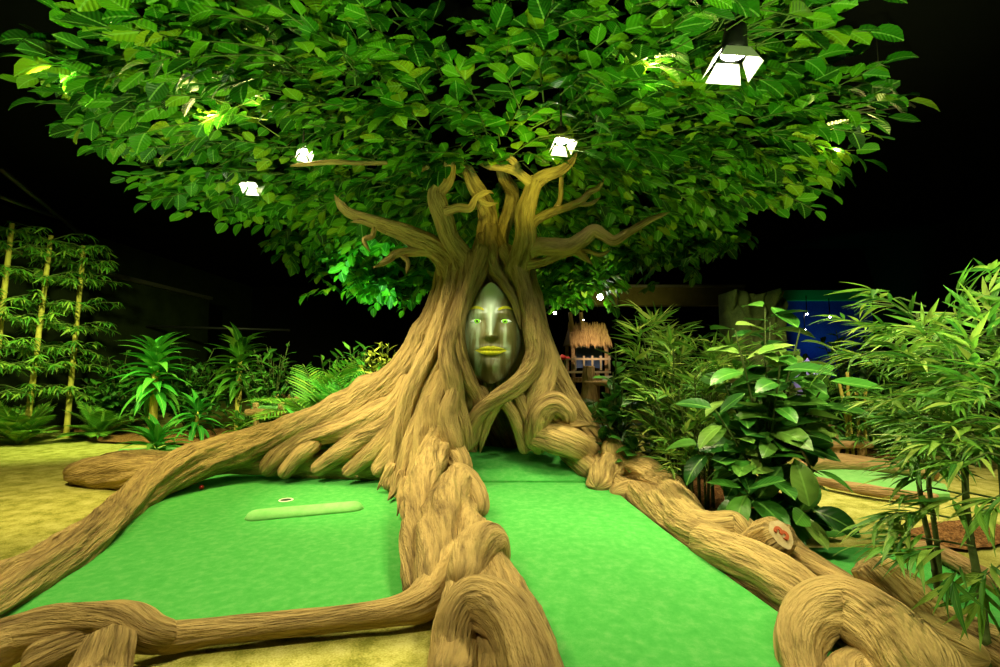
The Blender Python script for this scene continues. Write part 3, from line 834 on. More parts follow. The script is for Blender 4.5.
def face_mesh():
    nz, nx = 150, 90
    V = []
    for z in np.linspace(-.62, .65, nz):
        w = float(face_w(z))
        for u in np.linspace(-1, 1, nx):
            x = u * w
            h = float(face_h(np.array(x), np.array(z))) * (1 - abs(u) ** 8 * .9)
            V.append([FC[0] + x, FC[1] + .16 - h, FC[2] + z])
    i, j = np.meshgrid(np.arange(nz - 1), np.arange(nx - 1), indexing='ij')
    Fq = np.stack([i * nx + j, i * nx + j + 1, (i + 1) * nx + j + 1, (i + 1) * nx + j], -1).reshape(-1, 4)
    m, nt, b = mat('face_paint')
    tc = nd(nt, 'ShaderNodeTexCoord'); mp = nd(nt, 'ShaderNodeMapping'); mp.inputs['Scale'].default_value = (9, 2, 1.6)
    n1 = nd(nt, 'ShaderNodeTexNoise'); n1.inputs['Scale'].default_value = 1.1; n1.inputs['Detail'].default_value = 5
    n1.inputs['Distortion'].default_value = .6
    nt.links.new(tc.outputs['Object'], mp.inputs[0]); nt.links.new(mp.outputs[0], n1.inputs['Vector'])
    nt.links.new(ramp(nt, n1.outputs[0], [(.36, (.10, .085, .02)), (.5, (.17, .15, .05)), (.64, (.36, .42, .25))]), b.inputs['Base Color'])
    sx = nd(nt, 'ShaderNodeSeparateXYZ'); nt.links.new(tc.outputs['Object'], sx.inputs[0])
    fx = float(FC[0] - tree.location.x)
    def mth(op, a, b_=None, c_=None):
        q = nd(nt, 'ShaderNodeMath', operation=op)
        for k_, v_ in enumerate((a, b_, c_)):
            if v_ is None: continue
            if isinstance(v_, (int, float)): q.inputs[k_].default_value = v_
            else: nt.links.new(v_, q.inputs[k_])
        return q.outputs[0]
    dx = mth('ABSOLUTE', mth('SUBTRACT', sx.outputs[0], fx))
    hz = mth('SUBTRACT', sx.outputs[2], float(FC[2]))
    wid = mth('MULTIPLY_ADD', mth('MAXIMUM', hz, 0.0), .28, .03)
    band = mth('SUBTRACT', 1.0, mth('DIVIDE', dx, wid))
    st_ = mth('MULTIPLY', mth('MAXIMUM', band, 0.0), mth('GREATER_THAN', hz, -.02))
    st_ = mth('MINIMUM', mth('MULTIPLY', st_, mth('MULTIPLY', n1.outputs[0], 3.2)), 1.0)
    mxw = nd(nt, 'ShaderNodeMix', data_type='RGBA'); nt.links.new(st_, mxw.inputs[0])
    nt.links.new(b.inputs['Base Color'].links[0].from_socket, mxw.inputs[6]); mxw.inputs[7].default_value = (.46, .52, .36, 1)  # pale wedge puts the light on the forehead into the colour
    nt.links.new(mxw.outputs[2], b.inputs['Base Color'])
    b.inputs['Roughness'].default_value = .38
    f = mesh_obj('face', np.array(V), Fq, m, tree)
    f['label'] = 'smooth olive painted face with streaks'
    def patch(name, top, bot, x0, x1, lift, mt, lab):
        nx, nz = 50, 12; VV = []
        for k in range(nz + 1):
            v = k / nz
            for x in np.linspace(x0, x1, nx):
                z = bot(x) + (top(x) - bot(x)) * v
                e = 1 if 0 < k < nz else 0
                hh = float(face_h(np.array(x), np.array(z))) + (lift if e else -.003)
                VV.append([FC[0] + x, FC[1] + .16 - hh, FC[2] + z])
        FF = [[i * nx + j, i * nx + j + 1, (i + 1) * nx + j + 1, (i + 1) * nx + j] for i in range(nz) for j in range(nx - 1)]
        o = mesh_obj(name, VV, FF, mt, f); o['label'] = lab
    gold = carpet('yellow_glitter', [(.35, (.45, .42, .01)), (.65, (.85, .75, .05))], 40, 300, .8, .4)
    tp = lambda x: -.205 + (.058 - .012 * math.exp(-(x / .02) ** 2)) * max(0, 1 - (abs(x) / .2) ** 1.7)
    mdl = lambda x: -.205 + .004 * math.cos(x * 30) * max(0, 1 - abs(x) / .2)
    bt = lambda x: -.205 - .065 * max(0, 1 - (abs(x) / .2) ** 2)
    patch('upper_lip', tp, mdl, -.195, .195, .006, gold, 'yellow glittering upper lip')
    patch('lower_lip', mdl, bt, -.195, .195, .006, gold, 'yellow glittering lower lip')
    for s in (-1, 1):
        arc = lambda x, s=s: .275 + .055 * max(0, 1 - ((abs(x) - .19) / .13) ** 2)
        lo, hi = (.09, .30)
        x0, x1 = (lo, hi) if s > 0 else (-hi, -lo)
        th_ = lambda x: .026 * max(0.05, 1 - ((abs(x) - .17) / .135) ** 2)
        patch('eyebrow', lambda x: arc(x) + th_(x), lambda x: arc(x) - th_(x) * .5, x0, x1, .006, gold, 'yellow eyebrow')
    em_w = flat('eye_white', (.85, .9, .85), .2)
    em_i = flat('iris_green', (.30, .75, .05), .15); em_p = flat('pupil', (.01, .02, .01), .1)
    for s in (-1, 1):
        cx, cz = s * .175, .160
        h0 = float(face_h(np.array(cx), np.array(cz)))
        c = np.array([FC[0] + cx, FC[1] + .16 - h0 + .02, FC[2] + cz])
        V, Fc = uvsphere((0, 0, 0), 1, 40, 28)
        V = V[:, [0, 2, 1]] * np.array([1, -1, 1])      # pole faces the viewer
        V = V * np.array([.088, .05, .040])
        mi = []
        for f_ in Fc:
            q = V[f_].mean(0)
            d = math.hypot(q[0], q[2])
            mi.append(0 if q[1] > 0 or d > .034 else (2 if d < .014 else 1))
        # almond corners
        V[:, 2] *= (1 - np.clip(np.abs(V[:, 0]) / .085, 0, 1) ** 2 * .5)
        o = mesh_obj('eye', V + c, Fc, None, f, mats=[em_w, em_i, em_p], midx=mi)
        o['label'] = 'white eye with a bright green iris'
face_mesh()

# ---- foliage of the canopy
def canopy_radius(a):
    """a: angle about the trunk, 0 = right (+x), -90 = towards the camera"""
    deg = np.degrees(a) % 360
    xs = [0, 6, 21, 38, 56, 90, 120, 145, 162, 177, 184, 199, 211, 225, 233, 250, 270, 295, 306, 312, 319, 326, 343, 360]
    rs = [3.75, 3.8, 3.9, 4.1, 4.5, 3.8, 3.6, 3.4, 3.75, 3.95, 4.0, 4.0, 4.1, 4.0, 3.9, 4.4, 5.0, 4.3, 3.7, 3.2, 3.15, 3.75, 3.7, 3.75]
    return np.interp(deg, xs, rs)

def make_canopy():
    lf = Leafer(); tw = MB()
    n = 1800
    sp_p, sp_d, sp_l = [], [], []
    cxy = np.array([-.1, 6.4])
    while len(sp_p) < n:
        a = rnd.uniform(0, 2 * PI); r = math.sqrt(rnd.random()) 
        R = float(canopy_radius(np.array(a)))
        rr = r * R
        if rr < .35: continue
        x, y = cxy[0] + rr * math.cos(a), cxy[1] + rr * math.sin(a)
        if y < .9: continue
        k = rr / R
        z = 3.95 + .10 * math.sin(x * 1.7 + y) + .08 * math.sin(y * 2.3 - x) + rnd.random() ** 1.5 * (.75 if k < .75 else .35)
        z -= .08 * max(0, (k - .8) / .2)
        if y > 6.4: z -= .12 * (y - 6.4) / 4
        if y < 3: z += .1 * (3 - y)
        sp_p.append([x, y, z])
        da = a + rnd.uniform(-.45, .45)
        pit = rnd.gauss(-.08, .25)
        sp_d.append([math.cos(da) * math.cos(pit), math.sin(da) * math.cos(pit), math.sin(pit)])
        sp_l.append(rnd.uniform(.40, .68))
    # hanging boughs at the back
    for (px, py, d, rx, rz, m_) in ((365, 250, 9.4, .95, .42, 65), (375, 280, 9.4, .75, .18, 42), (425, 272, 9.6, .45, .35, 26), (575, 268, 10.0, .75, .40, 70),
                                    (560, 288, 10.0, .5, .16, 30), (300, 232, 9.2, .5, .25, 30), (640, 250, 9.6, .8, .3, 45), (700, 235, 8.8, .7, .25, 40)):
        c = P(px, py, d)
        for _ in range(m_):
            v = np.array([rnd.gauss(0, .5) * rx, rnd.gauss(0, .5) * .5, rnd.gauss(0, .5) * rz])
            sp_p.append(list(c + v)); a = rnd.uniform(0, 2 * PI)
            sp_d.append([math.cos(a) * .8, math.sin(a) * .8 - .3, -.5]); sp_l.append(rnd.uniform(.3, .5))
    pos, X, N, L = [], [], [], []
    for p, d, l in zip(sp_p, sp_d, sp_l):
        p = np.array(p); d = unit(np.array(d))
        side = unit(np.cross(d, [0, 0, 1])); up = np.cross(side, d)
        pts = [p + d * l * t + np.array([0, 0, -.10 * l * t * t]) for t in (0, .35, .7, 1)]
        if p[1] < 7: tw.tube(pts, [.007, .006, .005, .003], 4, False)
        kk = rnd.choice([6, 7, 8])
        for q in range(kk):
            t = .25 + .75 * q / (kk - 1)
            base = p + d * l * t + np.array([0, 0, -.10 * l * t * t])
            s = (-1) ** q
            ang = s * rnd.uniform(.5, 1.0) * (1 - .7 * (q == kk - 1))
            dd = d * math.cos(ang) + side * math.sin(ang) + np.array([0, 0, rnd.uniform(-.35, .2)])
            pos.append(base + unit(dd) * .02); X.append(dd)
            N.append(up + np.array([rnd.uniform(-.5, .5), rnd.uniform(-.5, .5), rnd.uniform(-.2, .4)]))
            L.append(rnd.uniform(.16, .27))
    # leaves are kept clear of the lamps hanging among them
    A = np.array(pos); keep = np.ones(len(A), bool)
    for q, rad_ in ((P(733, 55, 3.55), .42), (P(562, 141, 5.2), .36), (P(251, 185, 6.2), .2), (P(304, 152, 5.6), .16)):
        tc_ = unit(np.array([0, 0, CAMZ]) - q)
        for k_ in (0, .25, .5, .75):
            keep &= np.linalg.norm(A - (q + tc_ * k_), axis=1) > rad_ * (1 - .3 * k_)
    pos = A[keep]; X = np.array(X)[keep]; N = np.array(N)[keep]; L = np.array(L)[keep]
    lf.add(pos, X, N, L, L * rng.uniform(.55, .75, len(L)), kind='round', curl=rng.uniform(-.1, .6, len(L)), fold=.22, seg=5, wavy=.03)
    lf.build('foliage', M['canopy_leaf'], tree)
    tw.build('twigs', M['twig'], tree, True)['kind'] = 'stuff'
make_canopy()

# ================================================================== PLANTS
def arc_pts(p, d, l, droop, n=8):
    p = np.array(p, float); d = unit(np.array(d, float))
    out = [p.copy()]
    for i in range(n):
        d = unit(d + np.array([0, 0, -droop / n]))
        p = p + d * l / n; out.append(p.copy())
    return np.array(out)

def fern(loc, name, label, cat, nf=14, l=.7, leaf=.2, droop=1.2, m='far_leaf', group=None, el=(.5, 1.2), stemh=0, wd=.16, tint=(0, 1), npairs=16):
    t = thing(name, loc, label, cat, group)
    c = np.array(loc, float)
    if stemh:
        pts = [c, c + [0, 0, stemh * .5], c + [.02, 0, stemh]]
        MB().tube(pts, [.035, .03, .025], 10).build('stem', M['border'], t, True, grainy=True)
        c = c + np.array([.02, 0, stemh])
    for k in range(nf):
        az = 2 * PI * k / nf + rnd.uniform(-.3, .3); e = rnd.uniform(*el); ll = l * rnd.uniform(.75, 1.1)
        pts = arc_pts(c, [math.cos(az) * math.cos(e), math.sin(az) * math.cos(e), math.sin(e)], ll, droop, 10)
        C, s = spline(pts, ll / (npairs * 1.25))
        T_, _, _ = frames(C)
        pos, X, N, L = [], [], [], []
        for i in range(2, len(C)):
            u = i / len(C); sd = unit(np.cross(T_[i], [0, 0, 1])); up = np.cross(sd, T_[i])
            for sg in (-1, 1):
                pos.append(C[i]); X.append(sd * sg * .8 + T_[i] * .65 + up * .12); N.append(up + rv(1, .15)[0])
                L.append(leaf * (math.sin(PI * (.12 + .85 * u)) ** .7 + .15) * rnd.uniform(.9, 1.1))
        pos.append(C[-1]); X.append(T_[-1]); N.append([0, 0, 1]); L.append(leaf * .5)
        L = np.array(L)
        lf = Leafer().add(pos, X, N, L, L * wd, kind='lance', curl=.25, fold=.2, seg=3, tint=tint)
        f = lf.build('frond', M[m], t)
        MB().tube(C, np.linspace(.008, .002, len(C)), 4, False).build('frond_stalk', M['twig'], f, True)
    return t

def dracaena(loc, h, label, l=.55, w=.09, n=46, m='green_leaf', spread=.3, lean=.0, group=None, tint=(0, 1), cane='bamboo', cr=.04, name='dracaena'):
    """cane with a shaggy crown of strap leaves from z=h-spread to z=h+spread"""
    t = thing(name, loc, label, 'dracaena', group)
    c = np.array(loc, float)
    top = c + np.array([lean, 0, h])
    if h > .3:
        strand('cane', [(*c, cr), (*(c * .5 + top * .5), cr * .95), (*(top + np.array([0, 0, spread * .6])), cr * .7)], M[cane], t, world=True, nseg=14, rough=.35)
    pos, X, N = [], [], []
    for k in range(n):
        u = k / n
        az = k * 2.4 + rnd.uniform(-.2, .2)
        e = -.35 + 1.6 * u + rnd.uniform(-.15, .15)
        d = np.array([math.cos(az) * math.cos(e), math.sin(az) * math.cos(e), math.sin(e)])
        pos.append(top + np.array([0, 0, -spread + 2 * spread * u]) + d * .03); X.append(d)
        N.append(np.array([-d[0] * d[2], -d[1] * d[2], 1]) + rv(1, .2)[0])
    L = l * rng.uniform(.75, 1.1, n)
    Leafer().add(pos, X, N, L, w * rng.uniform(.8, 1.1, n), kind='lance', curl=rng.uniform(.4, .9, n), fold=.35, seg=8, tint=tint).build('foliage', M[m], t)
    return t

def shrub(loc, label, nb=26, h=1.2, r=.5, leaf=.14, w=.45, m='dark_leaf', kind='oval', per=9, name='leafy_shrub', cat='shrub', curl=.3, tint=(0, 1), up=.7, group=None, base=.15):
    t = thing(name, loc, label, cat, group)
    c = np.array(loc, float); st = MB(); pos, X, N = [], [], []
    for k in range(nb):
        az = rnd.uniform(0, 2 * PI); rr = r * math.sqrt(rnd.random()); hh = h * rnd.uniform(base, 1) * (1 - .35 * (rr / r) ** 2)
        tip = c + np.array([rr * math.cos(az), rr * math.sin(az), hh])
        mid = c + np.array([rr * math.cos(az) * .3, rr * math.sin(az) * .3, hh * .55])
        C, s = spline([c, mid, tip], .06)
        st.tube(C[::2] if len(C) > 6 else C, .009, 5, False)
        T_, N_, B_ = frames(C)
        for q in range(per):
            i = int(len(C) * (.35 + .64 * q / per)); i = min(i, len(C) - 1)
            a = q * 2.4 + k
            d = N_[i] * math.cos(a) + B_[i] * math.sin(a) + T_[i] * up + np.array([0, 0, .1])
            pos.append(C[i]); X.append(d); N.append(np.array([0, 0, 1]) + T_[i] * .4 + rv(1, .45)[0])
    n = len(pos)
    L = leaf * rng.uniform(.7, 1.15, n)
    Leafer().add(pos, X, N, L, L * w * rng.uniform(.85, 1.15, n), kind=kind, curl=curl * rng.uniform(.3, 1.6, n), fold=.22, seg=5, tint=tint).build('foliage', M[m], t)
    st.build('stems', M['cane_dark'], t, True, grainy=True)
    return t

def leaf_fans(centres, dirs, leaf, n=7, spread=1.0, w=.11, lf=None, tint=(0, 1), curl=.5):
    pos, X, N = [], [], []
    for c, d in zip(centres, dirs):
        d = unit(np.array(d, float)); sd = unit(np.cross(d, [0, 0, 1])); up = np.cross(sd, d)
        for k in range(n):
            a = (k / (n - 1) - .5) * 2 * spread + rnd.uniform(-.15, .15)
            X.append(d * math.cos(a) + sd * math.sin(a) + up * rnd.uniform(-.3, .25)); pos.append(np.array(c) + d * rnd.uniform(-.06, .06))
            N.append(up + rv(1, .4)[0])
    m = len(pos); L = leaf * rng.uniform(.6, 1.15, m)
    lf.add(pos, X, N, L, L * w * rng.uniform(.8, 1.3, m), kind='lance', curl=curl * rng.uniform(.2, 1.5, m), fold=.3, seg=5, tint=tint)

def bamboo_pole(bpx, bpy_, tpx, tpy, d, label):
    b = P(bpx, bpy_, d); b[2] = 0; tp = P(tpx, tpy, d)
    t = thing('bamboo_plant', b, label, 'bamboo', 'tall bamboo canes along the left wall')
    n = 16; rows = []; 
    st = MB(); pts = []; rr = []
    for k in range(n + 1):
        q = b + (tp - b) * k / n
        for dz, r_ in ((-.012, .052), (0, .062), (.012, .052)):
            u = unit(tp - b); pts.append(q + u * dz); rr.append(r_ * (1 - .25 * k / n))
    MB().tube(pts, rr, 14).build('culm', M['bamboo'], t, True, grainy=True)
    lf = Leafer(); C, D = [], []; tw = MB()
    for z in (.95, 1.5, 1.85, 2.35, 2.75, 3.3, 3.7, 4.05):
        q = b + (tp - b) * (z / tp[2])
        for k in range(7):
            a = PI * 2 * k / 7 + rnd.uniform(-.3, .3); l = rnd.uniform(.35, .8)
            e = np.array([math.cos(a) * l, math.sin(a) * l, rnd.uniform(-.12, .22)])
            tw.tube([q, q + e * .6 + [0, 0, .06], q + e], [.008, .006, .003], 4, False)
            for s_ in (.4, .6, .8, 1.0):
                C.append(q + e * s_ + np.array([0, 0, .05 * (1 - s_)])); D.append([math.cos(a + rnd.uniform(-.5, .5)), math.sin(a + rnd.uniform(-.5, .5)), -.35])
    leaf_fans(C, D, .23, 6, 1.1, .14, lf)
    lf.build('foliage', M['far_leaf'], t); tw.build('twigs', M['twig'], t, True)['kind'] = 'stuff'
bamboo_pole(66, 436, 84, 246, 10.3, 'tall yellow bamboo cane by the left wall, rightmost of the row')
bamboo_pole(25, 444, 51, 236, 9.6, 'tall yellow bamboo cane by the left wall, middle of the row')
bamboo_pole(-14, 452, 12, 224, 9.0, 'tall yellow bamboo cane by the left wall, at the photo edge')

def onfloor(px, py):
    p = Q(px, py, 0); p[2] = 0
    return p
fern(onfloor(18, 444), 'fern', 'feathery low fern at the foot of the middle bamboo cane', 'fern', 20, .85, .27, .9, tint=(.3, 1), wd=.2, el=(.6, 1.35))
fern(onfloor(100, 438), 'fern', 'low spreading fern right of the bamboo canes', 'fern', 18, .8, .27, .9, tint=(.2, .9), wd=.2, el=(.5, 1.3))
p = onfloor(152, 440)
dracaena(p, 1.35, 'tall dracaena with bright green crown on a golden cane, left of its neighbour', .8, .2, 64, 'green_leaf', .42, tint=(.3, 1), cr=.075)
p = onfloor(237, 436)
dracaena(p, 1.45, 'tall dracaena with darker striped crown on a golden cane, nearer the trunk', .76, .2, 60, 'far_leaf', .42, tint=(.1, .8), cr=.065)
dracaena(onfloor(156, 458), .15, 'low vivid green plant in front of the left dracaena cane', .7, .13, 38, 'green_leaf', .12, tint=(.3, 1), name='strap_leaf_plant')
dracaena(onfloor(196, 440), .45, 'mid-green leafy plant between the two dracaena canes', .6, .13, 36, 'green_leaf', .2, tint=(0, .6), name='strap_leaf_plant')
dracaena(onfloor(240, 442), .2, 'bushy pale-edged plant at the foot of the dracaena nearer the trunk', .42, .11, 44, 'far_leaf', .18, tint=(.2, 1), name='strap_leaf_plant')
dracaena(P(302, 418, 7.6) * [1, 1, 0], .35, 'vivid green broad-leaved plant low behind the left root', .55, .16, 18, 'green_leaf', .1, tint=(.3, 1), name='strap_leaf_plant')
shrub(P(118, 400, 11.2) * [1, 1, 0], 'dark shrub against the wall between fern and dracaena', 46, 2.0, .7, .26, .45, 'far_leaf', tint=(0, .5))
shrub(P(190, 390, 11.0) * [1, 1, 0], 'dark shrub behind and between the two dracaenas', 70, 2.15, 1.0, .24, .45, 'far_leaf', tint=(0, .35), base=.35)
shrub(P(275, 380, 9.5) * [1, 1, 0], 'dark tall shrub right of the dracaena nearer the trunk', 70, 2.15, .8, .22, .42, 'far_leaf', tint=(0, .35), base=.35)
fern(P(315, 400, 8.8) * [1, 1, 0], 'palm', 'arching feathery palm with long fronds left of the trunk', 'palm', 16, 1.5, .42, 1.3, 'far_leaf', el=(.7, 1.4), wd=.10, tint=(.3, 1), stemh=.35)
fern(P(352, 400, 8.4) * [1, 1, 0], 'palm', 'upright green palm just left of the pale yellow shrub', 'palm', 16, 1.2, .36, 1.1, 'green_leaf', el=(.8, 1.4), wd=.11, tint=(.2, .9), stemh=.45)
fern(P(330, 420, 7.9) * [1, 1, 0], 'fern', 'pale low fern in front of the two palms', 'fern', 14, .8, .28, 1.3, 'far_leaf', tint=(.5, 1))
shrub(P(330, 380, 9.7) * [1, 1, 0], 'mid-green leafy bush filling the gap behind the palms', 64, 1.95, .9, .24, .36, 'far_leaf', tint=(0, .7), base=.3)
shrub(P(384, 380, 8.0) * [1, 1, 0], 'pale yellow feathery shrub beside the trunk', 100, 2.1, .42, .17, .3, 'yellow_leaf', 'lance', 16, base=.4)
shrub(P(358, 372, 9.2) * [1, 1, 0], 'leafy green shrub with star-like top behind the palms', 34, 2.05, .5, .3, .26, 'green_leaf', 'lance', 9, base=.5)
shrub(P(395, 400, 7.6) * [1, 1, 0], 'small bright green shrub tucked behind the left root', 26, .95, .4, .14, .35, 'green_leaf', base=.3)

# right side of the trunk
def fan_bush(loc, label, h, r, ns, leaf, m='bamboo_leaf', tint=(0, 1), w=.12, name='bamboo_bush', fans=8, cane='cane_dark', cr=.012, z0=.25):
    t = thing(name, loc, label, 'bamboo')
    c = np.array(loc, float); st = MB(); C, D = [], []
    for k in range(ns):
        az = 2 * PI * k / ns + rnd.uniform(-.4, .4); rr = r * rnd.uniform(.2, 1)
        b = c + np.array([math.cos(az), math.sin(az), 0]) * r * .2
        tip = c + np.array([math.cos(az) * rr, math.sin(az) * rr, h * rnd.uniform(.7, 1) * (1 - .2 * rr / r)])
        mid = (b + tip) / 2 + np.array([-math.cos(az), -math.sin(az), 0]) * rr * .12
        S_, s = spline([b, mid, tip], .08)
        st.tube(S_, np.linspace(cr, cr * .4, len(S_)), 6, False)
        for q in range(fans):
            z = z0 + (1 - z0) * (q + rnd.random() * .6) / fans
            i = min(len(S_) - 1, int(z * len(S_)))
            a = rnd.uniform(0, 2 * PI); l = rnd.uniform(.06, .24)
            e = np.array([math.cos(a) * l, math.sin(a) * l, rnd.uniform(.02, .16)])
            st.tube([S_[i], S_[i] + e], [.004, .002], 4, False)
            C.append(S_[i] + e); D.append([math.cos(a), math.sin(a), rnd.uniform(.1, 1.5)])
    lf = Leafer(); leaf_fans(C, D, leaf, 8, 1.0, w, lf, tint, .3)
    lf.build('foliage', M[m], t); st.build('canes', M[cane], t, True, grainy=True)
    return t
shrub(P(616, 420, 5.9) * [1, 1, 0], 'dark bush with a few pale oval leaves right beside the trunk', 26, 1.8, .42, .27, .5, 'big_leaf', 'oval', 6, tint=(0, .8))
shrub(P(640, 450, 6.0) * [1, 1, 0], 'low glossy dark shrub behind the right root rope', 22, .85, .5, .24, .5, 'big_leaf', 'oval', 7, tint=(.1, 1))
fern(P(585, 400, 7.6) * [1, 1, 0], 'palm', 'dark green palm between the trunk and the hut', 'palm', 14, .95, .3, 1.4, 'far_leaf', el=(.5, 1.3), wd=.12, tint=(0, .5), stemh=.3)
fan_bush(P(676, 460, 5.6) * [1, 1, 0], 'bushy bamboo with pale narrow leaf fans left of the big-leaved shrub', 2.3, .75, 20, .30, tint=(.3, 1), w=.11, fans=12)
fan_bush(P(700, 470, 5.0) * [1, 1, 0], 'slender bamboo just behind the big-leaved shrub', 1.75, .6, 12, .22, tint=(.1, .9), fans=11)
fan_bush(P(728, 300, 6.4) * [1, 1, 0], 'tall dark bamboo in front of the crumpled rock panel', 2.3, .6, 10, .24, tint=(0, .6), fans=10)

def big_shrub():
    loc = P(768, 500, 4.15) * [1, 1, 0]
    t = thing('big_leaf_shrub', loc, 'tall shrub with big glossy oval leaves beside the sawn stump', 'shrub')
    c = np.array(loc, float); st = MB(); pos, X, N, L = [], [], [], []
    tips = [(765, 308), (735, 330), (800, 330), (830, 375), (742, 355), (770, 322), (800, 352), (715, 410), (735, 440), (770, 400), (795, 440), (745, 490), (790, 500), (800, 530), (820, 400),
            (760, 460), (780, 365), (725, 385), (815, 470), (700, 445), (810, 510), (755, 380), (790, 390), (740, 420), (765, 430), (805, 425)]
    for (px, py) in tips:
        tip = P(px, py, 4.15 + rnd.uniform(-.4, .35))
        low = min(1.0, max(.15, tip[2] * .5))
        mid = np.array([c[0] * .75 + tip[0] * .25, c[1] * .75 + tip[1] * .25, low])
        S_, s = spline([c, mid, tip], .05)
        st.tube(S_, np.linspace(.014, .006, len(S_)), 6, False)
        T_, N_, B_ = frames(S_)
        k = 9
        for q in range(k):
            i = min(len(S_) - 1, int(len(S_) * (.5 + .5 * q / (k - 1))))
            a = q * 2.4 + rnd.uniform(-.3, .3)
            d = N_[i] * math.cos(a) + B_[i] * math.sin(a) + T_[i] * .5 + np.array([0, -.1, 0])
            pos.append(S_[i] + unit(d) * .03); X.append(d + np.array([0, 0, -.15])); N.append(np.array([0, -.5, 1]) + T_[i] * .3 + rv(1, .5)[0]); L.append(rnd.uniform(.24, .38))
    L = np.array(L); n = len(L)
    Leafer().add(pos, X, N, L, L * rng.uniform(.5, .6, n), kind='oval', curl=rng.uniform(0, .7, n), fold=.22, seg=7).build('foliage', M['big_leaf'], t)
    st.build('stems', M['cane_dark'], t, True, grainy=True)
big_shrub()

# far right: golden canes, bushes
def cane_clump(px, py, d, label):
    b = P(px, py, d); b[2] = 0
    t = thing('bamboo_clump', b, label, 'bamboo')
    C, D = [], []
    for dx in (-.16, -.06, .03, .13):
        h = rnd.uniform(1.0, 1.45)
        pts = [b + [dx, 0, 0], b + [dx + rnd.uniform(-.04, .04), 0, h * .5], b + [dx * 1.5, 0, h]]
        S_, s = spline(pts, .1)
        rr = .024 + .005 * (np.arange(len(S_)) % 3 == 0)
        MB().tube(S_, rr, 10).build('culm', M['bamboo'], t, True, grainy=True)
        for q in range(34):
            a = rnd.uniform(0, 2 * PI); l = rnd.uniform(.2, .7)
            C.append(b + np.array([dx + math.cos(a) * l, math.sin(a) * l, h * rnd.uniform(.3, 1.05)])); D.append([math.cos(a), math.sin(a), rnd.uniform(-.5, .3)])
    lf = Leafer(); leaf_fans(C, D, .24, 7, 1.1, .13, lf, (0, .8)); lf.build('foliage', M['far_leaf'], t)
cane_clump(857, 455, 8.0, 'clump of golden bamboo canes under dark leaves at the far right')
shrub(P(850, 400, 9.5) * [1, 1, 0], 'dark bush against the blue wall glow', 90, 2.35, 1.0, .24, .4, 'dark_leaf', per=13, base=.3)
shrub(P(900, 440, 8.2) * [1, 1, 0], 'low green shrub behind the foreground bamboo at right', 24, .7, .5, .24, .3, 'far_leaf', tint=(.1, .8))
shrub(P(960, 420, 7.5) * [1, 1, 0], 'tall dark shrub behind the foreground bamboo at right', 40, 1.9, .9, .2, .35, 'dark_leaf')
shrub(P(700, 430, 7.6) * [1, 1, 0], 'dark backing shrub behind the slender bamboo', 44, 1.6, .9, .2, .4, 'dark_leaf')

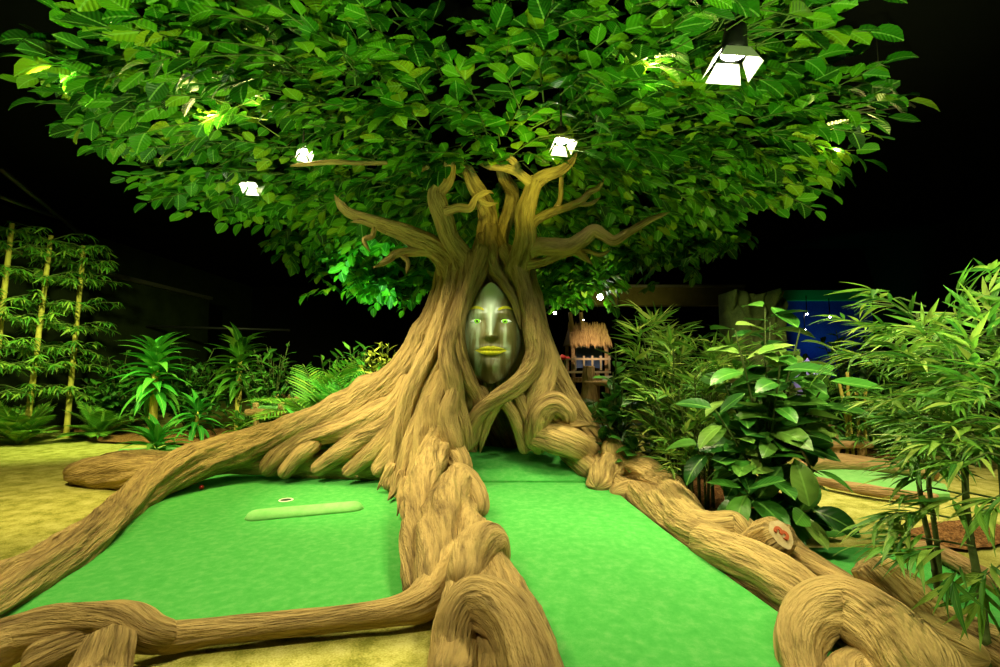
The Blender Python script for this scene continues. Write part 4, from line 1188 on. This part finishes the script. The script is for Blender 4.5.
# foreground bamboo at right
def front_bamboo():
    b = np.array([2.28, 2.32, 0])
    t = thing('bamboo_plant', b, 'tall foreground bamboo with dark canes and pale narrow leaves at the right edge', 'bamboo')
    stems = [((2.30, 2.38), (2.36, 2.50, 1.55), .020), ((2.46, 2.36), (2.56, 2.46, 1.75), .022), ((2.42, 2.75), (2.40, 2.85, 1.6), .016), ((2.72, 2.65), (2.80, 2.7, 1.9), .02), ((2.6, 2.95), (2.72, 3.1, 1.8), .016)]
    C, D = [], []; tw = MB()
    for (x, y), tp, r_ in stems:
        pts = []; rr = []
        a0 = np.array([x, y, 0]); a1 = np.array(tp)
        for k in range(11):
            q = a0 + (a1 - a0) * k / 10 + np.array([.015 * math.sin(k), 0, 0])
            for dz, f_ in ((-.01, 1), (0, 1.2), (.01, 1)):
                pts.append(q + [0, 0, dz]); rr.append(r_ * f_ * (1 - .5 * k / 10))
        MB().tube(pts, rr, 12).build('culm', M['cane_dark'], t, True, grainy=True)
        for q in range(36):
            z = rnd.uniform(.28, 1) ** .8
            if z * a1[2] < 1.0: continue
            p0 = a0 + (a1 - a0) * z
            a = rnd.uniform(0, 2 * PI); l = rnd.uniform(.1, .42)
            e = np.array([math.cos(a) * l, math.sin(a) * l * .8, rnd.uniform(-.1, .16)])
            tw.tube([p0, p0 + e * .5 + [0, 0, .04], p0 + e], [.005, .004, .002], 4, False)
            C.append(p0 + e); D.append([math.cos(a), math.sin(a), rnd.uniform(-.5, .45)])
            C.append(p0 + e * .6 + [0, 0, .02]); D.append([math.cos(a + .6), math.sin(a + .6), rnd.uniform(-.5, .4)])
    for (px, py, d, dx, dz) in ((905, 520, 2.25, -1, -.2), (895, 545, 2.2, -1, -.15), (915, 495, 2.2, -1, .1), (925, 550, 2.1, -1, -.3), (880, 520, 2.3, -1, -.4), (995, 590, 1.95, .2, -.8), (985, 575, 2.0, -.5, -.6),
                                (905, 420, 2.3, -1, .1), (900, 350, 2.35, -1, .4), (890, 330, 2.4, -.8, .3), (905, 385, 2.3, -1, 0), (925, 330, 2.4, -.4, .8), (960, 310, 2.4, .2, .8), (950, 350, 2.2, -.6, .5), (985, 330, 2.2, -.3, .7), (990, 300, 2.3, .1, .9), (960, 425, 1.95, -1, .1), (970, 460, 1.9, -1, -.2), (985, 400, 1.95, -.7, .2), (940, 440, 2.0, -1, -.1), (975, 365, 2.0, -.8, .3), (990, 500, 1.95, -.8, -.3), (920, 360, 2.2, -1, .3), (950, 500, 2.1, -1, -.2), (885, 300, 2.5, -1, .3), (870, 345, 2.5, -1, .2), (880, 400, 2.4, -1, 0), (940, 390, 2.1, -1, -.1), (930, 465, 2.15, -1, -.2), (910, 455, 2.3, -1, -.1)):
        q = P(px, py, d); C.append(q); D.append([dx, rnd.uniform(-.4, .3), dz])
        C.append(q + rv(1, .08)[0]); D.append([dx, rnd.uniform(-.4, .6), dz + rnd.uniform(-.3, .3)])
        tw.tube([q, q + np.array([.12, .05, .02]), q + np.array([.3, .1, -.02])], [.003, .004, .005], 4, False)
    lf = Leafer(); leaf_fans(C, D, .20, 8, .95, .12, lf, (0, .9), .35)
    lf.build('foliage', M['bamboo_leaf'], t); tw.build('twigs', M['cane_dark'], t, True, grainy=True)['kind'] = 'stuff'
front_bamboo()

# ================================================================== BACKGROUND STRUCTURES
def hut():
    c = P(587, 360, 12.5); x, y = c[0], c[1]
    t = thing('thatched_hut', (x, y, 0), 'small hut with a shaggy straw roof beyond the trunk, right of it', 'hut')
    z0, z1 = P(592, 345, 12.5)[2], P(592, 325, 12.5)[2]
    w = .52
    # straw roof: shaggy strips
    pos, X, N = [], [], []
    for k in range(900):
        u = rnd.uniform(-1, 1); v = rnd.random()
        sgn = rnd.choice([-1, 1])
        pos.append([x + u * w * (1 - .1 * v), y - .5 * (1 - v) * 1 + rnd.uniform(-.03, .03), z0 + .1 + (z1 - z0) * v]); X.append([rnd.uniform(-.15, .15), -.35, -1]); N.append([rnd.uniform(-.3, .3), -1, .3])
    straw = leafmat('straw', [(0, (.22, .13, .04)), (1, (.55, .36, .14))], .8, .1, 0)
    Leafer().add(pos, X, N, rng.uniform(.14, .26, 900), .025, kind='strap', curl=.1, seg=2).build('thatch', straw, t)
    V = [[x - w, y - .5, z0], [x + w, y - .5, z0], [x + w, y + .8, z0], [x - w, y + .8, z0], [x - w * .85, y + .1, z1], [x + w * .85, y + .1, z1]]
    mesh_obj('roof', V, [[0, 1, 5, 4], [1, 2, 5], [2, 3, 4, 5], [3, 0, 4], [3, 2, 1, 0]], flat('roof_straw', (.2, .12, .04), .9), t, smooth=False)
    for sx in (-1, 1):
        for sy in (-.4, .7):
            MB().tube([(x + sx * .42, y + sy, 0), (x + sx * .42, y + sy, z0 + .05)], .05, 10).build('post', M['border'], t, True, grainy=True)
    for dx in (-.42, -.15):
        MB().tube([(x + dx, y - .3, z1 - .2), (x + dx - .05, y - .3, z1 + .3)], .05, 8).build('ridge_stick', M['border'], t, True, grainy=True)
    rail = MB()
    zr = P(590, 368, 12.0)[2]
    rail.box((x - .1, y - .7, zr + .22), (1.1, .06, .05)).box((x - .1, y - .7, zr - .1), (1.1, .06, .05))
    rail.build('railing', flat('rail_wood', (.5, .38, .24), .7), t)
    for dx in np.linspace(-.62, .42, 6):
        MB().box((x + dx, y - .7, zr + .12), (.04, .05, .36)).build('baluster', flat('baluster_wood', (.5, .38, .24), .7), t)
    MB().box((x, y + .1, zr - .3), (1.2, 1.4, .1)).build('deck', M['border'], t, grainy=True)
    MB().box((x + .15, y + .5, (z0 + zr) / 2), (.7, .06, z0 - zr)).build('doorway_board', flat('blue_board', (.05, .10, .25), .6), t)
    MB().box((x + .35, y - .82, zr - .25), (.28, .1, .12)).build('white_sign', flat('white_board', (.75, .72, .65), .6), t)
hut()
# wooden signpost in front of the hut, red flower
pp = P(588, 385, 10.6); 
t = thing('wooden_post', (pp[0], pp[1], 0), 'short thick wooden post in front of the hut', 'post')
strand('shaft', [(pp[0], pp[1], -.02, .2), (pp[0], pp[1], .6, .17), (pp[0] + .02, pp[1], P(588, 366, 10.6)[2], .11)], M['border'], t, world=True, end='blunt', nseg=24)
strand('crossbar', [(pp[0] - .1, pp[1] - .1, 1.15, .05), (pp[0] + .5, pp[1] - .1, 1.12, .05)], M['border'], t, world=True, nseg=12)
pf = P(563, 360, 10.0)
t = thing('red_flower', (pf[0], pf[1], 0), 'red flower just right of the trunk in front of the hut', 'flower')
MB().tube([(pf[0], pf[1], 0), (pf[0] + .03, pf[1], pf[2])], .015, 6).build('stem', M['twig'], t, True)
an = np.linspace(0, 2 * PI, 9)[:-1]
Leafer().add(np.tile(pf, (8, 1)), np.stack([np.cos(an), np.sin(an) * .6 - .3, np.full(8, .5)], 1), np.tile([0, -.3, 1], (8, 1)), .17, .12, kind='oval', curl=.3).build('petals', flat('red_petal', (.7, .02, .03), .5), t)

# crumpled rock panel
def rock_panel():
    a, b = P(731, 298, 8.6), P(788, 298, 8.6)
    n = 60; V = []
    for i in range(n):
        for j in range(n):
            u, v = i / (n - 1), j / (n - 1)
            x = a[0] + (b[0] - a[0]) * u; z = v * (P(750, 291, 8.6)[2] + .04 * math.sin(u * 9))
            dd = vnoise(np.array(u * 3 + v * 2.0 + 4), np.array(v * 6 - u * 3 + 20), np.array(.5)); d2 = abs(2 * float(vnoise(np.array(u * 4 + v * 3), np.array(v * 8 - u * 5 + 30), np.array(2.5))) - 1)
            V.append([x, 8.6 - .35 * float(dd) + .3 * (1 - d2) ** 3, z])
    m_ = len(V); V = np.array(V); W = V.copy(); W[:, 1] = 9.1
    Fc = []
    for i in range(n - 1):
        for j in range(n - 1):
            q = [i * n + j, (i + 1) * n + j, (i + 1) * n + j + 1, i * n + j + 1]
            Fc.append(q); Fc.append([m_ + k for k in q[::-1]])
    for k in range(n - 1):
        Fc += [[k + 1, m_ + k + 1, m_ + k, k], [(n - 1) * n + k, m_ + (n - 1) * n + k, m_ + (n - 1) * n + k + 1, (n - 1) * n + k + 1],
               [k * n, m_ + k * n, m_ + (k + 1) * n, (k + 1) * n], [(k + 1) * n + n - 1, m_ + (k + 1) * n + n - 1, m_ + k * n + n - 1, k * n + n - 1]]
    o = mesh_obj('rock_panel', np.vstack([V, W]), Fc, carpet('olive_rock', [(.35, (.05, .07, .025)), (.65, (.11, .14, .05))], 3, 40, .5))
    tag(o, 'crumpled olive rock panel standing right of the tree', 'rock panel')
rock_panel()

# far wall, its blue light put into the colour, green band above
pa, pb = P(784, 300, 16), P(905, 300, 16)
M['blue'] = carpet('blue_lit_wall', [(.35, (.02, .02, .5)), (.65, (.05, .06, .75))], .8, 30, .1)
M['greenband'] = flat('green_band_paint', (.02, .28, .12), .8)
zt, zm = P(800, 291, 16)[2], P(800, 301, 16)[2]
tag(MB().box(((pa[0] + pb[0]) / 2 + .4, 16.1, zm / 2), (pb[0] - pa[0] + 1.2, .15, zm)).build('wall_blue', M['blue']), kind='structure')
tag(MB().box(((pa[0] + pb[0]) / 2 + .4, 15.95, (zt + zm) / 2), (pb[0] - pa[0] + 1.2, .3, zt - zm)).build('trim_3', M['greenband']), kind='structure')
# added rock standing for the violet spot of light on it
c = P(806, 364, 14.0)
V, Fc = uvsphere((0, 0, 0), 1, 28, 20)
V = V * (1 + .5 * (vnoise(V[:, 0] * 2 + 5, V[:, 1] * 2 + 5, V[:, 2] * 2 + 5) - .5))[:, None] * np.array([.36, .3, .85])
V = V + np.array([c[0], c[1], .8]); 
tag(mesh_obj('glow_rock', V, Fc, carpet('glow_rock', [(.35, (.5, .45, .6)), (.65, (.8, .78, .9))], 4, 60, .3)), 'added violet rock standing for the bright spot on the blue wall', 'rock')

# ceiling rails (right) and pipes
rails = thing('metal_grille', P(860, 100, 5.6), 'metal louvre of thin parallel bars under the ceiling, right of the canopy', 'ceiling grille')
for k in range(5):
    a, b = P(812, 112 + k * 2.0, 5.6 + .05 * k), P(893 + k * 5, 93 + k * 3, 5.2 + .12 * k)
    MB().tube([a, b], .010, 6).build('bar', M['steel'], rails, True)
MB().tube([P(893, 92, 5.2), P(915, 107, 5.8)], .012, 6).build('crossbar', M['steel'], rails, True)
MB().tube([P(880, 92, 5.3), P(876, 30, 5.3)], .005, 6).build('hanger', M['steel'], rails, True)
def pipe(a, b, r, label):
    o = MB().tube([a, b], r, 10).build('ceiling_pipe', M['metal'], None, True)
    tag(o, label, 'pipe')
pipe(P(0, 168, 7.5), P(110, 258, 14), .05, 'dark pipe running under the ceiling above the bamboo canes')
pipe(P(0, 196, 7.5), P(70, 222, 11), .04, 'second dark pipe hung just below the ceiling pipe at left')
pipe(P(100, 325, 15), P(290, 330, 15), .04, 'thin dark pipe high behind the two dracaenas')

# ================================================================== SPOTLIGHTS
M['lens'] = flat('lamp_lens', (1, 1, .95), .3, emit=(1, .96, .82), strength=60)
def spotlight(loc, aim, label, size=1.0, group='track spotlights among the leaves', flaps=True, hang=.9):
    t = thing('spotlight', loc, label, 'spotlight', group)
    loc = np.array(loc, float); d = unit(np.array(aim, float) - loc)
    sd = unit(np.cross(d, [0, 0, 1])); up = np.cross(sd, d)
    R = np.array([sd, up, d]).T
    k = size
    def tr(V): return (np.array(V) * k) @ R.T + loc
    # housing: lathe along d
    n = 24; prof = [(-.20, .02), (-.19, .07), (-.05, .085), (.0, .085), (.0, .078)]
    V = []; 
    for z, r_ in prof:
        for j in range(n): V.append([r_ * math.cos(2 * PI * j / n), r_ * math.sin(2 * PI * j / n), z])
    Fc = [[i * n + j, i * n + (j + 1) % n, (i + 1) * n + (j + 1) % n, (i + 1) * n + j] for i in range(len(prof) - 1) for j in range(n)]
    Fc.append([j for j in range(n)][::-1])
    mesh_obj('housing', tr(V), Fc, M['metal'], t)
    V = [[.078 * math.cos(2 * PI * j / n), .078 * math.sin(2 * PI * j / n), -.008] for j in range(n)]
    mesh_obj('lens', tr(V), [list(range(n))], M['lens'], t, smooth=False)
    if flaps:
        for j in range(4):
            a = PI / 2 * j; ca, sa = math.cos(a), math.sin(a)
            q = []
            for (u, v, w_) in ((-.075, .09, .0), (.075, .09, .0), (.12, .155, .11), (-.12, .155, .11)):
                for dz in (0, .004):
                    x_, y_ = u, v + dz
                    q.append([x_ * ca - y_ * sa, x_ * sa + y_ * ca, w_])
            mesh_obj('barn_door', tr(q), [[0, 2, 4, 6], [7, 5, 3, 1], [0, 1, 3, 2], [2, 3, 5, 4], [4, 5, 7, 6], [6, 7, 1, 0]], M['flap'], t, smooth=False)
    MB().tube([loc - d * .1 * k, loc - d * .1 * k + np.array([0, 0, .18]), (loc - d * .1 * k) + np.array([0, 0, hang])], .012, 8).build('stem', M['metal'], t, True)
    return t, loc, d

def spot(loc, aim, power, col, ang=60, blend=.6, r=.08):
    l = bpy.data.lights.new('spot', 'SPOT'); l.energy = power; l.color = col
    l.spot_size = math.radians(ang); l.spot_blend = blend; l.shadow_soft_size = r
    o = bpy.data.objects.new('spot', l); COL.objects.link(o)
    o.location = Vector([float(a) for a in loc])
    o.rotation_euler = (Vector([float(a) for a in aim]) - o.location).to_track_quat('-Z', 'Y').to_euler()
    return o
def lamp(loc, aim, label, power, col, ang, blend=.6, size=1.0, **k):
    t, l, d = spotlight(loc, aim, label, size, **k)
    return spot(l + d * .03 * size, aim, power, col, ang, blend, .06)

WARM = (1, .87, .47); YEL = (1, .85, .35); GRN = (.25, 1, .25)
lamp(P(733, 55, 3.55), (1.3, 3.6, 0), 'large glaring spotlight with white flaps in the leaves at upper right', 300, WARM, 95, .8, 1.15)
lamp(P(562, 141, 5.2), (1.0, 3.9, 0), 'glaring spotlight with white flaps above the right limb', 260, WARM, 90, .8, .85)
lamp(P(251, 185, 6.2), (-3.0, 4.2, 0), 'spotlight with a white flap at the lower left rim of the leaves', 330, YEL, 105, .9, .7)
lamp(P(304, 152, 5.6), (-.7, 3.6, 0), 'small white-flapped spotlight half hidden in leaves left of the limbs', 260, WARM, 95, .8, .6)
# front spotlights over the viewer's shoulders, then added fills without fixtures
spot((-3.5, 3.3, 3.8), (-.9, 5.9, .45), 860, WARM, 52, .9, .05)
spot((.9, 1.2, 4.3), (.6, 5.6, .1), 230, WARM, 36, .8, .05)
spot((.6, .5, 4.3), (2.2, 4.2, .0), 300, WARM, 58, .8, .05)
spot((-2.6, .9, 4.4), (-1.6, 3.4, 0), 430, WARM, 62, .9, .05)
spot((3.8, 2.8, 3.8), (3.0, 3.6, 0), 200, WARM, 75, .9, .05)  # added to brighten the green at right
spot((-1.9, 7.6, 3.0), (-2.6, 8.5, 1.0), 240, (.9, 1, .35), 95, .9, .05)  # added behind the trunk to brighten the bushes at left

# far lamps
for k, (px, py, d, nm, pw, cl) in enumerate(((600, 297, 10.5, 'bright bare spotlight under the bulkhead right of the trunk', 60, WARM), (555, 313, 13, 'small yellow lamp far behind, just right of the trunk', 15, YEL),
        (583, 320, 14.5, 'tiny white lamp above the straw hut', 15, (1, 1, 1)), (618, 311, 12, 'small white lamp right of the straw hut', 10, (1, .9, .8)))):
    l = P(px, py, d)
    spotlight(l, (l[0] - .6, 3, .6) if k < 2 else (l[0], l[1] - 1.5, 0), nm, (.8, .5, .4, .5)[k], 'far spotlights beyond the tree', False, .7)
    if k == 0: spot(l + np.array([0, -.1, -.1]), (l[0], 10, 0), 60, WARM, 120, .8)
for (px, py, nm) in ((807, 314, 'tiny white lamp over the blue wall, left one of three'), (830, 317, 'tiny white lamp over the blue wall, rightmost of three'), (805, 330, 'tiny white lamp over the blue wall, lowest of three')):
    l = P(px, py, 13.5)
    spotlight(l, (l[0] - .5, l[1] - 2, 0), nm, .4, 'far spotlights beyond the tree', False, .5)
spot(P(592, 325, 10.8), P(592, 355, 12.5), 70, (1, .75, .5), 60, .8)
# canopy uplights
CU = (.72, 1, .34)
spot((-2.4, .6, .5), (-2.5, 2.9, 4.0), 560, CU, 84, .95, .06)
spot((2.4, .6, .6), (2.4, 2.7, 4.0), 580, CU, 84, .95, .06)
spot((0, .4, .9), (0, 2.2, 4.0), 260, CU, 70, .9, .06)
spot((-3.0, 8.2, 1.7), (-2.5, 9.3, 3.2), 260, (.3, 1, .3), 70, .8, .1)
spot((2.6, 8.4, 1.9), (1.4, 9.8, 3.2), 190, (.85, 1, .3), 70, .8, .1)
spot((4.4, 5.0, .6), (3.6, 6.2, 4.0), 170, (.85, 1, .3), 80, .8, .1)
spot((-4.6, 6.0, .5), (-3.6, 6.0, 4.0), 110, (.5, 1, .3), 80, .8, .1)
# lamps burning inside the leaves
for q, pw in ((P(212, 118, 4.6), 14), (P(90, 90, 4.2), 2.5), (P(262, 112, 4.8), 5), (P(838, 146, 5.0), 8), (P(30, 360, 5.0) * 0 + P(650, 75, 3.9), 8)):
    l = bpy.data.lights.new('leaf_lamp', 'POINT'); l.energy = pw; l.color = (1, .85, .25); l.shadow_soft_size = .03
    o = bpy.data.objects.new('leaf_lamp', l); COL.objects.link(o); o.location = Vector([float(a) for a in q])
# branches catch a yellow light
spot((.4, 3.4, 3.2), (.15, 5.8, 4.0), 170, (1, 1, .14), 46, .9, .05)
# face
spot((-.1, 3.6, 3.6), FC + np.array([0, 0, .05]), 260, (.95, 1, .65), 15, .8, .05)
# left plants and wall
spot((-6.0, 6.2, 3.9), (-8.2, 10.0, 1.4), 1100, (.8, 1, .3), 80, .9, .1)
spot((-7.0, 7.2, 3.9), (-8.4, 10.0, .3), 260, (.95, 1, .35), 70, .9, .05)  # added to brighten the ferns and the ground there
spot((-3.4, 6.4, 3.3), (-4.0, 9.2, 1.0), 760, (.95, 1, .38), 85, .9, .1)
spot((-4.8, 4.2, 3.7), (-5.6, 6.4, 0), 420, YEL, 95, .9, .1)
# right plants
spot((2.6, 2.0, 3.4), (2.3, 4.8, 1.0), 300, (.95, 1, .5), 70, .9, .1)
spot((1.6, .3, 2.9), (2.5, 2.6, 1.0), 200, (.95, 1, .5), 60, .9, .1)
spot((4.4, 5.0, 3.4), (4.8, 6.8, 0), 520, WARM, 100, .9, .1)
spot((8.6, 14.2, 1.8), (9.7, 16, 1.0), 16, (.1, .2, 1), 75, .9, .1)
spot(c + np.array([-.3, -1.2, 1.6]), (c[0], c[1], 1.2), 120, (.8, .6, 1), 35, .7, .1)  # violet spot added for the stand-in rock
spot((9.5, 14.8, 1.0), ((pa[0] + pb[0]) / 2, 15.9, zt), 60, (.1, 1, .4), 70, .8, .1)
spot((2.5, 10.6, 2.4), (3.0, 12.5, 3.3), 60, (.8, .8, .25), 90, .9, .1)
spot((3.2, 7.0, 3.0), P(752, 330, 8.6), 40, (.8, .9, .35), 50, .9, .1)

# dim ambience
w = bpy.data.worlds.new('world'); S.world = w; w.use_nodes = True
w.node_tree.nodes['Background'].inputs[0].default_value = (.0, .0, .0, 1)
w.node_tree.nodes['Background'].inputs[1].default_value = 0

S.view_settings.view_transform = 'Standard'
S.view_settings.look = 'None'
S.view_settings.gamma = 1
S.view_settings.use_curve_mapping = False
S.view_settings.exposure = 0.68
